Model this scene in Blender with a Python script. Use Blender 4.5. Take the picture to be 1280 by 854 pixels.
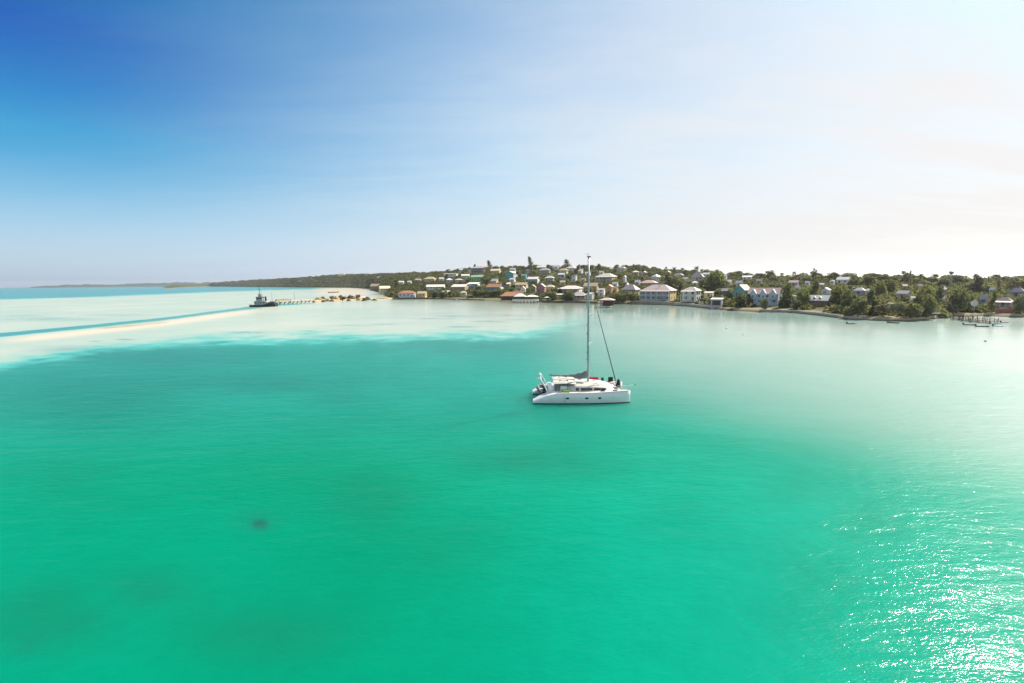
import bpy, bmesh, math, random
import numpy as np
from mathutils import Vector, Matrix
random.seed(7)
rng = np.random.default_rng(7)
sc = bpy.context.scene
for o in list(bpy.data.objects):
    bpy.data.objects.remove(o)
COL = sc.collection
R = math.radians

# ------------------------------------------------------------------ camera, sky, sun, exposure
F = 580.0                      # focal length in pixels of the 1280 wide photograph
EYE = Vector((0, 0, 17.0))
PITCH = math.atan((427 - 352) / F)
ROLL = R(0.6)
cam = bpy.data.cameras.new('camera')
cam.sensor_width = 36.0
cam.lens = 36.0 * F / 1280
cam.clip_start = 0.2
cam.clip_end = 90000
camo = bpy.data.objects.new('camera', cam)
COL.objects.link(camo)
camo.matrix_world = Matrix.Translation(EYE) @ Matrix.Rotation(R(90) - PITCH, 4, 'X') @ Matrix.Rotation(-ROLL, 4, 'Z')
sc.camera = camo
CR = camo.matrix_world.to_3x3()

SUN_EL, SUN_AZ = R(40), R(55)   # azimuth to the right of the view direction (+Y)
SUNDIR = Vector((math.sin(SUN_AZ) * math.cos(SUN_EL), math.cos(SUN_AZ) * math.cos(SUN_EL), math.sin(SUN_EL)))
sl = bpy.data.lights.new('sun', 'SUN')
sl.energy = 5.0
sl.angle = R(0.6)
sl.color = (1.0, 0.93, 0.82)
so = bpy.data.objects.new('sun', sl)
COL.objects.link(so)
so.rotation_euler = SUNDIR.to_track_quat('Z', 'Y').to_euler()

sc.view_settings.view_transform = 'Standard'
sc.view_settings.look = 'None'
sc.view_settings.exposure = 0.85
sc.view_settings.gamma = 1.0
sc.view_settings.use_curve_mapping = False
sc.cycles.max_bounces = 6
sc.cycles.transparent_max_bounces = 8
sc.cycles.sample_clamp_indirect = 4.0
sc.cycles.use_denoising = True

class NT:
    """small helper to write node trees"""
    def __init__(s, tree):
        s.t = tree
        tree.nodes.clear()
    def n(s, kind, **kw):
        nd = s.t.nodes.new(kind)
        ins = kw.pop('ins', {})
        for k, v in kw.items():
            setattr(nd, k, v)
        for k, v in ins.items():
            if isinstance(v, bpy.types.NodeSocket):
                s.t.links.new(v, nd.inputs[k])
            else:
                nd.inputs[k].default_value = v
        return nd
    def math(s, op, a, b=0.0, c=0.0, clamp=False):
        return s.n('ShaderNodeMath', operation=op, use_clamp=clamp, ins={0: a, 1: b, 2: c}).outputs[0]
    def mix(s, f, a, b, mode='MIX'):
        nd = s.n('ShaderNodeMix', data_type='RGBA', blend_type=mode, clamp_factor=True)
        for i, v in ((0, f), (6, a), (7, b)):
            if isinstance(v, bpy.types.NodeSocket):
                s.t.links.new(v, nd.inputs[i])
            else:
                nd.inputs[i].default_value = v if i == 0 or len(v) == 4 else (*v, 1)
        return nd.outputs[2]
    def noise(s, vec, scale, detail=4.0, rough=0.5, dist=0.0):
        return s.n('ShaderNodeTexNoise', ins={'Vector': vec, 'Scale': scale, 'Detail': detail, 'Roughness': rough, 'Distortion': dist}).outputs[0]
    def ramp(s, f, stops):
        nd = s.n('ShaderNodeValToRGB', ins={0: f})
        e = nd.color_ramp.elements
        while len(e) < len(stops):
            e.new(0.5)
        for i, (p, c) in enumerate(stops):
            e[i].position = p
            e[i].color = (*c, 1) if hasattr(c, '__len__') else (c, c, c, 1)
        return nd.outputs[0]
    def mapr(s, v, a, b, c=0.0, d=1.0, smooth=True):
        return s.n('ShaderNodeMapRange', interpolation_type='SMOOTHSTEP' if smooth else 'LINEAR', ins={0: v, 1: a, 2: b, 3: c, 4: d}).outputs[0]

world = bpy.data.worlds.new('World')
sc.world = world
world.use_nodes = True
t = NT(world.node_tree)
sky = t.n('ShaderNodeTexSky', sky_type='NISHITA', sun_disc=False, sun_elevation=SUN_EL, sun_rotation=SUN_AZ,
          altitude=0.0, air_density=1.0, dust_density=1.2, ozone_density=3.5)
gen = t.n('ShaderNodeTexCoord').outputs['Generated']
dirv = t.n('ShaderNodeVectorMath', operation='NORMALIZE', ins={0: gen}).outputs[0]
sep = t.n('ShaderNodeSeparateXYZ', ins={0: dirv})
up = t.math('MAXIMUM', sep.outputs[2], 0.02)
flat = t.n('ShaderNodeCombineXYZ', ins={0: t.math('DIVIDE', sep.outputs[0], t.math('ADD', up, 0.12)), 1: t.math('DIVIDE', sep.outputs[1], t.math('ADD', up, 0.12)), 2: 0.0}).outputs[0]
mp = t.n('ShaderNodeMapping', ins={'Vector': flat, 'Rotation': (0, 0, R(28)), 'Scale': (0.45, 1.5, 1.0)}).outputs[0]
cn = t.noise(mp, 1.1, 9.0, 0.58, 0.7)
cn2 = t.noise(mp, 4.2, 6.0, 0.6, 0.4)
sdot = t.n('ShaderNodeVectorMath', operation='DOT_PRODUCT', ins={0: dirv, 1: tuple(SUNDIR)}).outputs['Value']
va, ve = R(40), R(-30)
vdot = t.n('ShaderNodeVectorMath', operation='DOT_PRODUCT', ins={0: dirv, 1: (math.sin(va) * math.cos(ve), math.cos(va) * math.cos(ve), math.sin(ve))}).outputs['Value']
near = t.math('MAXIMUM', t.mapr(vdot, -0.1, 0.9), t.math('MULTIPLY', t.mapr(sdot, 0.78, 1.0), .95))           # the veil of high cloud lies on the sun's side of the sky
wisp = t.math('ADD', t.math('MULTIPLY', cn, 0.7), t.math('MULTIPLY', cn2, 0.3))
wisp = t.mapr(wisp, 0.38, 0.66, -1, 1)
cov = t.math('ADD', near, t.math('MULTIPLY', wisp, t.math('ADD', 0.02, t.math('MULTIPLY', near, 0.085))), clamp=True)
low = t.mapr(sep.outputs[2], 0.0, 0.22, 1.0, 0.0)
hsv = t.n('ShaderNodeHueSaturation', ins={'Hue': 0.497, 'Saturation': 1.32, 'Value': 1.0, 'Color': sky.outputs[0]}).outputs[0]
deep = t.ramp(sep.outputs[2], [(0.05, (1, 1, 1.02)), (0.23, (0.42, 1.07, 1.05)), (0.36, (0.22, 0.48, 0.95)), (0.5, (0.8, 0.86, 0.92))])
deep = t.mix(t.mapr(sdot, 0.02, 0.42, 0.0, 0.9), deep, t.ramp(sep.outputs[2], [(0.05, (1, 1, 1)), (0.3, (0.52, 1.06, 1.02))]))
skyc = t.mix(1.0, hsv, deep, 'MULTIPLY')
cloudc = t.mix(t.mapr(sdot, 0.5, 0.95), (5.15, 5.75, 6.1), (6.0, 5.7, 5.65))
c1 = t.mix(t.math('MULTIPLY', cov, 0.96), skyc, cloudc)
c2 = t.mix(t.math('MULTIPLY', low, 0.62), c1, t.mix(t.mapr(sdot, 0.0, 0.7), (3.8, 5.1, 6.9), (5.5, 5.25, 5.2)))
# whitened sky added out of view, overhead and behind, to brighten the land's shade
over = t.math('MAXIMUM', t.mapr(sep.outputs[2], .44, .8), t.mapr(sep.outputs[1], 0.0, -.5))
c2 = t.mix(t.math('MULTIPLY', over, .6), c2, (4.6, 4.7, 4.9))
bg = t.n('ShaderNodeBackground', ins={'Color': c2, 'Strength': 0.082})
out = t.n('ShaderNodeOutputWorld', ins={'Surface': bg.outputs[0]})

# ------------------------------------------------------------------ geometry of the place
HOR = lambda px: 352 - (px - 640) * math.tan(ROLL)

def ray(px, py):
    return CR @ Vector(((px - 640) / F, -(py - 427) / F, -1.0))
def sea(px, py, z=0.0):
    """point of the sea (or of height z) that the photograph shows at px, py"""
    d = ray(px, py)
    return EYE + d * ((z - EYE.z) / d.z)
def pxof(X, Y):
    """column at which the photograph shows the direction of a ground point (at the horizon)"""
    return 640 + F * math.cos(PITCH) ** -1 * (X / max(Y, 1e-3)) if Y > 1e-3 else 9999
def proj(p):
    v = CR.transposed() @ (Vector(p) - EYE)
    return 640 + F * v.x / -v.z, 427 - F * v.y / -v.z

def curve(pts):
    xs = [p[0] for p in pts]; ys = [p[1] for p in pts]
    return lambda x: np.interp(x, xs, ys)

SHORE_Y = curve([(200, 357.6), (262, 358.2), (300, 358.6), (372, 359.3), (440, 359.9), (464, 361.5), (478, 367), (490, 374.2), (500, 374.5), (540, 373.8), (600, 375.4),
                 (640, 375.8), (668, 376), (685, 378.4), (720, 378.6), (760, 380), (800, 380), (850, 382), (880, 385), (910, 388), (950, 390), (990, 391),
                 (1020, 394), (1060, 399), (1100, 401), (1140, 402), (1165, 400), (1200, 396), (1240, 395.5), (1280, 397), (1400, 400), (1800, 402)])
RIDGE_Y = curve([(200, 356.2), (262, 355.6), (300, 352.5), (340, 350), (372, 348.5), (400, 346), (427, 344), (500, 342.5), (540, 341), (580, 339), (600, 337.5), (640, 336), (680, 335.5),
                 (720, 336), (760, 337), (790, 336), (815, 339), (850, 343), (900, 345.5), (940, 348), (1000, 350), (1050, 351),
                 (1100, 352), (1130, 352), (1160, 354), (1200, 355), (1240, 355.5), (1280, 356), (1400, 357), (1800, 358)])
RIDGE_D = curve([(200, 4400), (262, 4300), (300, 3900), (340, 3300), (372, 2500), (440, 2200), (500, 1250), (560, 930), (640, 780), (720, 720), (800, 640), (900, 520),
                 (1000, 430), (1100, 380), (1200, 360), (1280, 360), (1800, 360)])
_cols = np.arange(200, 1801, 4.0)
_sd = []
for c in _cols:
    p = sea(c, float(SHORE_Y(c)))
    _sd.append(math.hypot(p.x, p.y))
_sd = np.array(_sd)
# the direction (azimuth) of each column, taken on the horizon
_az = np.array([math.atan2(ray(c, HOR(c)).x, ray(c, HOR(c)).y) for c in _cols])
_rd = RIDGE_D(_cols) / np.cos(_az)
_rz = []
for c, r in zip(_cols, _rd):
    d = ray(c, float(RIDGE_Y(c)))
    _rz.append(EYE.z + d.z / math.hypot(d.x, d.y) * r)
_rz = np.maximum(np.array(_rz), 2.5)

def vnoise(x, y, s, seed=0):
    """cheap smooth value noise, -1..1"""
    x = np.asarray(x, float) / s; y = np.asarray(y, float) / s
    xi = np.floor(x); yi = np.floor(y); fx = x - xi; fy = y - yi
    fx = fx * fx * (3 - 2 * fx); fy = fy * fy * (3 - 2 * fy)
    h = lambda a, b: (np.abs(np.sin(a * 127.1 + b * 311.7 + seed * 74.7) * 43758.5453) % 1.0)
    return 2 * ((h(xi, yi) * (1 - fx) + h(xi + 1, yi) * fx) * (1 - fy) + (h(xi, yi + 1) * (1 - fx) + h(xi + 1, yi + 1) * fx) * fy) - 1

def terr(X, Y):
    X = np.asarray(X, float); Y = np.asarray(Y, float)
    az = np.arctan2(X, Y); r = np.hypot(X, Y)
    ds = np.interp(az, _az, _sd); dr = np.interp(az, _az, _rd); zr = np.interp(az, _az, _rz)
    edge = np.interp(az, [_az[0], _az[0] + .02], [0, 1])
    t_ = (r - ds) / (dr - ds)
    tc = np.clip(t_, 0, 1)
    z = 1.1 * np.clip((r - ds) / 2.5, -2, 1) + (zr - 1.1) * (0.8 * tc + 0.2 * tc * tc * (3 - 2 * tc))
    z = z + np.clip(tc * 6, 0, 1) * (1 - tc * .7) * vnoise(X, Y, 60, 3) * np.clip(zr * 0.05, 0, 1.6)
    back = np.clip((t_ - 1) / 0.7, 0, 3)
    z = np.where(t_ > 1, zr - (zr + 4) * np.clip(back, 0, 1) ** 1.3, z)
    return z * edge - 3 * (1 - edge)

def ground(px, py):
    """point of the land that the photograph shows at px, py (march along the sight line)"""
    d = ray(px, py); d = d / math.hypot(d.x, d.y)
    ds = float(np.interp(math.atan2(d.x, d.y), _az, _sd))
    rr = np.arange(ds + 2.5, 4600, 1.0)
    hit = np.nonzero(EYE.z + d.z * rr <= terr(d.x * rr, d.y * rr))[0]
    r = rr[hit[0]] if len(hit) else float(np.interp(math.atan2(d.x, d.y), _az, _rd)) - 4
    return Vector((d.x * r, d.y * r, float(terr(d.x * r, d.y * r))))

# ------------------------------------------------------------------ meshes and materials
class MB:
    """collects faces; build() links them as ONE mesh object"""
    def __init__(s):
        s.v = []; s.f = []; s.sm = False
    def add(s, verts, faces):
        b = len(s.v)
        s.v += [tuple(v) for v in verts]
        s.f += [tuple(b + i for i in f) for f in faces]
        return s
    def box(s, x0, x1, y0, y1, z0, z1):
        return s.add([(x0, y0, z0), (x1, y0, z0), (x1, y1, z0), (x0, y1, z0), (x0, y0, z1), (x1, y0, z1), (x1, y1, z1), (x0, y1, z1)],
                     [(3, 2, 1, 0), (4, 5, 6, 7), (0, 1, 5, 4), (1, 2, 6, 5), (2, 3, 7, 6), (3, 0, 4, 7)])
    def tube(s, pts, rad, n=8):
        pts = [Vector(p) for p in pts]
        rad = rad if hasattr(rad, '__len__') else [rad] * len(pts)
        b = len(s.v)
        for i, p in enumerate(pts):
            d = (pts[min(i + 1, len(pts) - 1)] - pts[max(i - 1, 0)]).normalized()
            u = d.orthogonal().normalized() if abs(d.z) > .99 else d.cross(Vector((0, 0, 1))).normalized()
            w = u.cross(d)
            for k in range(n):
                a = 2 * math.pi * k / n
                s.v.append(tuple(p + (u * math.cos(a) + w * math.sin(a)) * rad[i]))
        for i in range(len(pts) - 1):
            for k in range(n):
                k2 = (k + 1) % n
                s.f.append((b + i * n + k, b + i * n + k2, b + (i + 1) * n + k2, b + (i + 1) * n + k))
        s.f.append(tuple(b + k for k in range(n))[::-1])
        s.f.append(tuple(b + (len(pts) - 1) * n + k for k in range(n)))
        return s
    def loft(s, secs, cap=True, closed=True):
        """secs: rings of equal length"""
        b = len(s.v); n = len(secs[0])
        for q in secs:
            s.v += [tuple(p) for p in q]
        for i in range(len(secs) - 1):
            for k in range(n if closed else n - 1):
                k2 = (k + 1) % n
                s.f.append((b + i * n + k, b + i * n + k2, b + (i + 1) * n + k2, b + (i + 1) * n + k))
        if cap and closed:
            s.f.append(tuple(b + k for k in range(n))[::-1])
            s.f.append(tuple(b + (len(secs) - 1) * n + k for k in range(n)))
        return s
    def prism(s, poly, y0, y1):
        """polygon in x,z extruded along y"""
        return s.loft([[(x, y0, z) for x, z in poly], [(x, y1, z) for x, z in poly]])
    def build(s, name, mat, parent=None, smooth=False, bevel=0):
        me = bpy.data.meshes.new(name)
        me.from_pydata(s.v, [], s.f)
        bm = bmesh.new(); bm.from_mesh(me)
        bmesh.ops.recalc_face_normals(bm, faces=bm.faces)
        if bevel:
            bmesh.ops.bevel(bm, geom=[e for e in bm.edges if e.is_manifold and e.calc_face_angle(0) > .5], offset=bevel, segments=2, affect='EDGES', clamp_overlap=True)
        bm.to_mesh(me); bm.free()
        if smooth:
            me.shade_smooth()
        o = bpy.data.objects.new(name, me)
        COL.objects.link(o)
        me.materials.append(mat)
        o.parent = parent
        return o

def npmesh(name, verts, faces_n, idx, mat, parent=None):
    """fast mesh from numpy: quads or triangles"""
    me = bpy.data.meshes.new(name)
    nf = len(idx) // faces_n
    me.vertices.add(len(verts)); me.loops.add(len(idx)); me.polygons.add(nf)
    me.vertices.foreach_set('co', np.asarray(verts, np.float32).ravel())
    me.loops.foreach_set('vertex_index', np.asarray(idx, np.int32))
    me.polygons.foreach_set('loop_start', np.arange(0, len(idx), faces_n, dtype=np.int32))
    me.update(calc_edges=True)
    me.materials.append(mat)
    o = bpy.data.objects.new(name, me)
    COL.objects.link(o)
    o.parent = parent
    return o

def tag(o, label=None, cat=None, group=None, kind=None):
    for k, v in (('label', label), ('category', cat), ('group', group), ('kind', kind)):
        if v:
            o[k] = v
    return o
def empty(name, loc, rz=0.0):
    o = bpy.data.objects.new(name, None)
    o.empty_display_size = .1
    COL.objects.link(o)
    o.location = loc; o.rotation_euler = (0, 0, rz)
    return o

def pmat(name, col, rough=0.6, metal=0.0, spec=0.5, var=0.12, scale=3.0, dirt=None, bump=0.0, coat=0.0):
    """painted or weathered surface: base colour broken up by noise, in object space"""
    m = bpy.data.materials.new(name); m.use_nodes = True
    t = NT(m.node_tree)
    co = t.n('ShaderNodeTexCoord').outputs['Object']
    n1 = t.noise(co, scale, 5, .6)
    c = t.mix(n1, tuple(max(0, v * (1 - var)) for v in col), tuple(min(1, v * (1 + var)) for v in col))
    if dirt:
        n2 = t.noise(co, scale * .35, 6, .65)
        c = t.mix(t.mapr(n2, .52, .72, 0, .7), c, dirt)
    b = t.n('ShaderNodeBsdfPrincipled', ins={'Base Color': c, 'Roughness': t.mapr(n1, .2, .8, rough * .85, min(1, rough * 1.15)), 'Metallic': metal, 'Specular IOR Level': spec, 'Coat Weight': coat})
    if bump:
        bp = t.n('ShaderNodeBump', ins={'Strength': bump, 'Distance': .05, 'Height': n1})
        m.node_tree.links.new(bp.outputs[0], b.inputs['Normal'])
    t.n('ShaderNodeOutputMaterial', ins={0: b.outputs[0]})
    return m

# ------------------------------------------------------------------ the sea
SAND_EDGE = curve([(-300, 470), (0, 443), (60, 437), (130, 426), (200, 419), (260, 414), (330, 412), (420, 409), (500, 409), (560, 408), (620, 407), (660, 404), (690, 398), (715, 390), (740, 381), (780, 371), (900, 360)])
FAR_EDGE = curve([(-300, 384), (0, 373.5), (100, 371), (200, 367), (260, 364.5), (330, 362), (400, 360.5), (470, 357)])
CHAN = curve([(-300, 441), (0, 419), (100, 409.5), (200, 399.5), (310, 385.5), (345, 381.5), (395, 379)])
CHAN_W = curve([(-300, 5), (0, 3.6), (150, 2.6), (310, 2.4), (345, 1.6), (395, .4)])
def smooth(a, b, x):
    q = np.clip((x - a) / (b - a), 0, 1)
    return q * q * (3 - 2 * q)
def build_sea():
    # rings and spokes round the eye; finer towards the town
    azs = np.concatenate([np.arange(-180, -62, 4.0), np.arange(-62, 62, 0.45), np.arange(62, 180, 4.0)]) * math.pi / 180
    dys = np.concatenate([[.7], np.arange(1, 110, .8), np.arange(110, 300, 4), np.arange(300, 900, 20), [1200, 2000, 4000, 12000]])
    rs = EYE.z * F / dys
    A, RR = np.meshgrid(azs, rs)
    X = RR * np.sin(A); Y = RR * np.cos(A)
    n, m = X.shape
    V = np.stack([X, Y, np.zeros_like(X)], -1).reshape(-1, 3)
    V = np.vstack([V, [[0, 0, 0]]])
    i = np.arange(n - 1)[:, None] * m; j = np.arange(m)[None, :]; j2 = (j + 1) % m
    q = np.stack([i + j, i + m + j, i + m + j2, i + j2], -1).reshape(-1)
    me = bpy.data.meshes.new('water')
    faces = q.reshape(-1, 4).tolist() + [((n - 1) * m + (a + 1) % m, (n - 1) * m + a, n * m) for a in range(m)]
    me.from_pydata(V.tolist(), [], faces)
    # where each spot of the seabed lies, as read off the photograph's ground plan
    M = np.array(CR.transposed())
    P = (V - np.array(EYE)) @ M.T
    w = np.maximum(-P[:, 2], 1e-3)
    px = 640 + F * P[:, 0] / w; py = 427 - F * P[:, 1] / w
    front = P[:, 2] < -1e-3
    px = np.where(front, px, 4000); py = np.where(front, py, 2000)
    r = np.hypot(V[:, 0], V[:, 1]); az = np.arctan2(V[:, 0], V[:, 1])
    edge_n = 2.4 * vnoise(px, py * 3, 61, 5) + 2.0 * vnoise(px, py * 7, 23, 6) + 2.0 * vnoise(px, py * 9, 9, 8)
    sand = 1 - smooth(-18, 40, py - SAND_EDGE(px) + edge_n)
    sand *= smooth(-1.5, 3.5, py - FAR_EDGE(px)) * (px < 920)
    ch = np.exp(-((py - CHAN(px)) / (.8 * CHAN_W(px))) ** 4) * (px < 396)
    sand = sand * (1 - .95 * ch)
    # sand that nearly dries out: the bar along the channel and the beach behind the spit
    bar = np.exp(-((py - CHAN(px) - 7 + .012 * (px - 100)) / 3.2) ** 2) * smooth(-20, 60, px) * (1 - smooth(260, 380, px))
    bar = np.maximum(bar, .8 * smooth(385, 415, px) * (1 - smooth(455, 468, px)) * smooth(358.5, 360.5, py) * (1 - smooth(367, 372, py)))
    weed = np.zeros_like(px)
    dim = np.zeros_like(px)
    def blob(cx, cy, rx, ry, s):
        if ry >= 8 and rx >= 40:
            wob = 1 + .25 * vnoise(px, py, 37, int(cx))
            np.maximum(dim, 1.05 * s * np.exp(-(((px - cx) / rx) ** 2 + ((py - cy) / ry) ** 2) * wob), out=dim)
            s = s * .35
        np.maximum(weed, s * np.exp(-(((px - cx) / rx) ** 2 + ((py - cy) / ry) ** 2) ** 1.0), out=weed)
    for a in [(110, 500, 150, 50, .30), (60, 590, 90, 40, .16), (700, 520, 60, 10, .2), (790, 470, 90, 12, .12), (840, 640, 60, 26, .1), (1000, 610, 60, 26, .14), (325, 655, 11, 7, .9), (318, 650, 30, 14, .22), (60, 772, 90, 45, .34), (25, 800, 30, 20, .3), (190, 738, 70, 26, .34), (470, 622, 60, 38, .26), (660, 575, 110, 24, .34),
              (200, 446, 130, 13, .42), (90, 437, 60, 5, .3), (330, 480, 120, 15, .34), (420, 497, 60, 10, .22), (600, 437, 90, 8, .2), (320, 795, 110, 36, .26), (560, 680, 60, 40, .14),
              (170, 517, 60, 10, .2), (1010, 735, 60, 60, .12), (1080, 660, 60, 40, .15), (60, 399, 60, 2.4, .35), (150, 394, 40, 1.6, .28), (30, 395, 30, 1.2, .25),
              (570, 395.4, 26, 1.1, .55), (545, 398.4, 28, .9, .5), (610, 402, 18, .8, .65), (650, 399.2, 22, .8, .45), (640, 394.6, 24, .8, .4), (480, 405.5, 15, .7, .5), (440, 407, 22, .8, .4),
              (120, 426.8, 6, .6, .8), (157, 424.6, 9, .7, .8), (385, 414, 10, .8, .6), (310, 415.5, 25, 1.2, .5), (575, 408.7, 20, .8, .6), (400, 421, 26, 1, .4)]:
        blob(*a)
    sd = np.interp(az, _az, _sd)
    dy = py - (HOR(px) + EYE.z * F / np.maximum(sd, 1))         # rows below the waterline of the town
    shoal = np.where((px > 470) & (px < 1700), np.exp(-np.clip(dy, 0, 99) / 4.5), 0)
    pale = smooth(640, 800, px) * np.clip(smooth(0, 1, (540 - py + .26 * np.clip(px - 800, 0, 600)) / 165), 0, 1) * (px < 2500)  # pale shallows off the town, widened to the right to paint in silvery glare
    wrack = np.exp(-((py - np.interp(px, [118, 165, 212], [411.5, 407.3, 402.6])) / .8) ** 2) * smooth(118, 135, px) * (1 - smooth(200, 213, px))
    lagoon = smooth(420, 1050, px) * smooth(470, 620, py) * (px < 2600)
    chop = 1.0 - .78 * smooth(60, 260, r) * smooth(300, 760, px)
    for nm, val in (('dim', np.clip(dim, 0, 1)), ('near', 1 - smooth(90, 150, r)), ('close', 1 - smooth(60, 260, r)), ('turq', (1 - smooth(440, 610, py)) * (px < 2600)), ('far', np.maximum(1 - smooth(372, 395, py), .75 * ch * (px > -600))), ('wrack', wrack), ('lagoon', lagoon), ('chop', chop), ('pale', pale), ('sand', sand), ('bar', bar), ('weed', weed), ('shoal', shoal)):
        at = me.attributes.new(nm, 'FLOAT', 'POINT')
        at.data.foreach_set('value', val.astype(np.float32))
    o = bpy.data.objects.new('water', me)
    COL.objects.link(o)
    me.shade_smooth()
    mat = bpy.data.materials.new('sea_water'); mat.use_nodes = True
    t = NT(mat.node_tree)
    at = lambda nme: t.n('ShaderNodeAttribute', attribute_name=nme).outputs['Fac']
    pos = t.n('ShaderNodeNewGeometry').outputs['Position']
    big = t.noise(pos, .018, 5, .55, .3)
    mid = t.noise(pos, .11, 5, .6)
    deepc = t.mix(t.mapr(big, .3, .7), (0.0, .184, .098), (0.0, .242, .145))
    deepc = t.mix(at('lagoon'), deepc, t.mix(t.mapr(big, .3, .7), (0.0, .245, .160), (0.0, .285, .195)))
    rag = t.noise(pos, .30, 8, .68, .5)
    deepc = t.mix(t.math('MULTIPLY', at('turq'), .85), deepc, t.mix(t.mapr(big, .3, .7), (.006, .180, .158), (.012, .232, .205)))
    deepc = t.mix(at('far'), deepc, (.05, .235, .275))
    deepc = t.mix(at('dim'), deepc, t.mix(at('turq'), (.006, .11, .055), (.006, .125, .12)))
    fine = t.noise(pos, .75, 5, .65, .6)
    deepc = t.mix(t.math('MULTIPLY', t.mapr(t.math('ADD', t.math('MULTIPLY', fine, .5), t.math('MULTIPLY', mid, .5)), .36, .64), .22), deepc, (.0, .14, .09), 'MIX')
    wd = t.math('MULTIPLY', at('weed'), t.math('ADD', t.mapr(mid, .3, .7, .25, .9), t.mapr(rag, .38, .62, -.15, .55)), clamp=True)
    deepc = t.mix(wd, deepc, (.012, .085, .075))
    sandc = t.mix(t.mapr(big, .35, .7), (.31, .395, .335), (.39, .43, .365))
    sandc = t.mix(t.math('MULTIPLY', wd, 1.7, clamp=True), sandc, (.07, .23, .225))
    sf = t.math('ADD', at('sand'), t.math('MULTIPLY', t.math('SUBTRACT', t.math('ADD', t.math('MULTIPLY', mid, .5), t.math('MULTIPLY', big, .5)), .5), t.math('MULTIPLY', t.math('SUBTRACT', 1.0, t.math('ABSOLUTE', t.math('SUBTRACT', t.math('MULTIPLY', at('sand'), 2.0), 1.0))), 1.5)))
    sf = t.mapr(sf, .1, .9)
    turq = (.07, .36, .32)
    c = t.mix(t.mapr(sf, 0, .45), deepc, t.mix(wd, turq, (.03, .2, .21)))
    c = t.mix(t.mapr(sf, .3, 1), c, sandc)
    c = t.mix(at('pale'), c, t.mix(t.mapr(big, .35, .7), (.21, .33, .285), (.29, .36, .315)))  # shallow sand colour that also carries the painted glare
    c = t.mix(at('bar'), c, (.58, .48, .36))
    c = t.mix(t.math('MULTIPLY', at('wrack'), t.mapr(mid, .3, .6, .4, 1.0)), c, (.33, .20, .06))
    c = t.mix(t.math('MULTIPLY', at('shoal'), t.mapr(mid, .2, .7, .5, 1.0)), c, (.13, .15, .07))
    # wind ripples of several lengths; the water lies calmer in the lee of the town
    mapw = t.n('ShaderNodeMapping', ins={'Vector': pos, 'Rotation': (0, 0, R(-24)), 'Scale': (.5, 1.3, 1)}).outputs[0]
    w1 = t.noise(mapw, .35, 2, .5, .3)
    w2 = t.noise(mapw, 1.5, 3, .55, .4)
    w3 = t.noise(mapw, 8.5, 2, .5, .3)
    mapl = t.n('ShaderNodeMapping', ins={'Vector': pos, 'Rotation': (0, 0, R(-14)), 'Scale': (.45, 1.3, 1)}).outputs[0]
    w0 = t.noise(mapl, .16, 4, .6, .5)
    h = t.math('ADD', t.math('MULTIPLY', w1, .11), t.math('MULTIPLY', w2, .055))
    h = t.math('ADD', h, t.math('MULTIPLY', w0, .15))
    h = t.math('ADD', h, t.math('MULTIPLY', w3, .017))
    h = t.math('MULTIPLY', h, at('chop'))
    bp = t.n('ShaderNodeBump', ins={'Strength': 1.0, 'Distance': 1.0, 'Height': h})
    bp2 = t.n('ShaderNodeBump', ins={'Strength': t.math('MULTIPLY', at('close'), 1.4), 'Distance': 1.0, 'Height': h})
    body = t.n('ShaderNodeBsdfPrincipled', subsurface_method='BURLEY', ins={'Base Color': c, 'Specular IOR Level': 0.0, 'Roughness': 1.0, 'Subsurface Weight': at('near'), 'Subsurface Radius': (.5, 1.0, .9), 'Subsurface Scale': 10.0, 'Normal': bp2.outputs[0]})
    gl = t.n('ShaderNodeBsdfGlossy', ins={'Color': (1, 1, 1, 1), 'Roughness': .08, 'Normal': bp.outputs[0]})
    fr = t.n('ShaderNodeFresnel', ins={'IOR': 1.22, 'Normal': bp.outputs[0]})
    gl2 = t.n('ShaderNodeBsdfGlossy', ins={'Color': (1, 1, 1, 1), 'Roughness': .33, 'Normal': bp.outputs[0]})
    gls = t.n('ShaderNodeMixShader', ins={0: t.mapr(at('chop'), .25, 1.0, .045, .32, smooth=False), 1: gl.outputs[0], 2: gl2.outputs[0]})
    # a wind-roughened sea mirrors less at low angles than a calm one
    fac = t.math('MULTIPLY', fr.outputs[0], t.mapr(at('chop'), .2, 1.0, .95, .34, smooth=False))
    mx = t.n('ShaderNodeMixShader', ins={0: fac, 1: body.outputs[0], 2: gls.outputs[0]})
    t.n('ShaderNodeOutputMaterial', ins={0: mx.outputs[0]})
    me.materials.append(mat)
    return tag(o, kind='structure')
build_sea()

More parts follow.
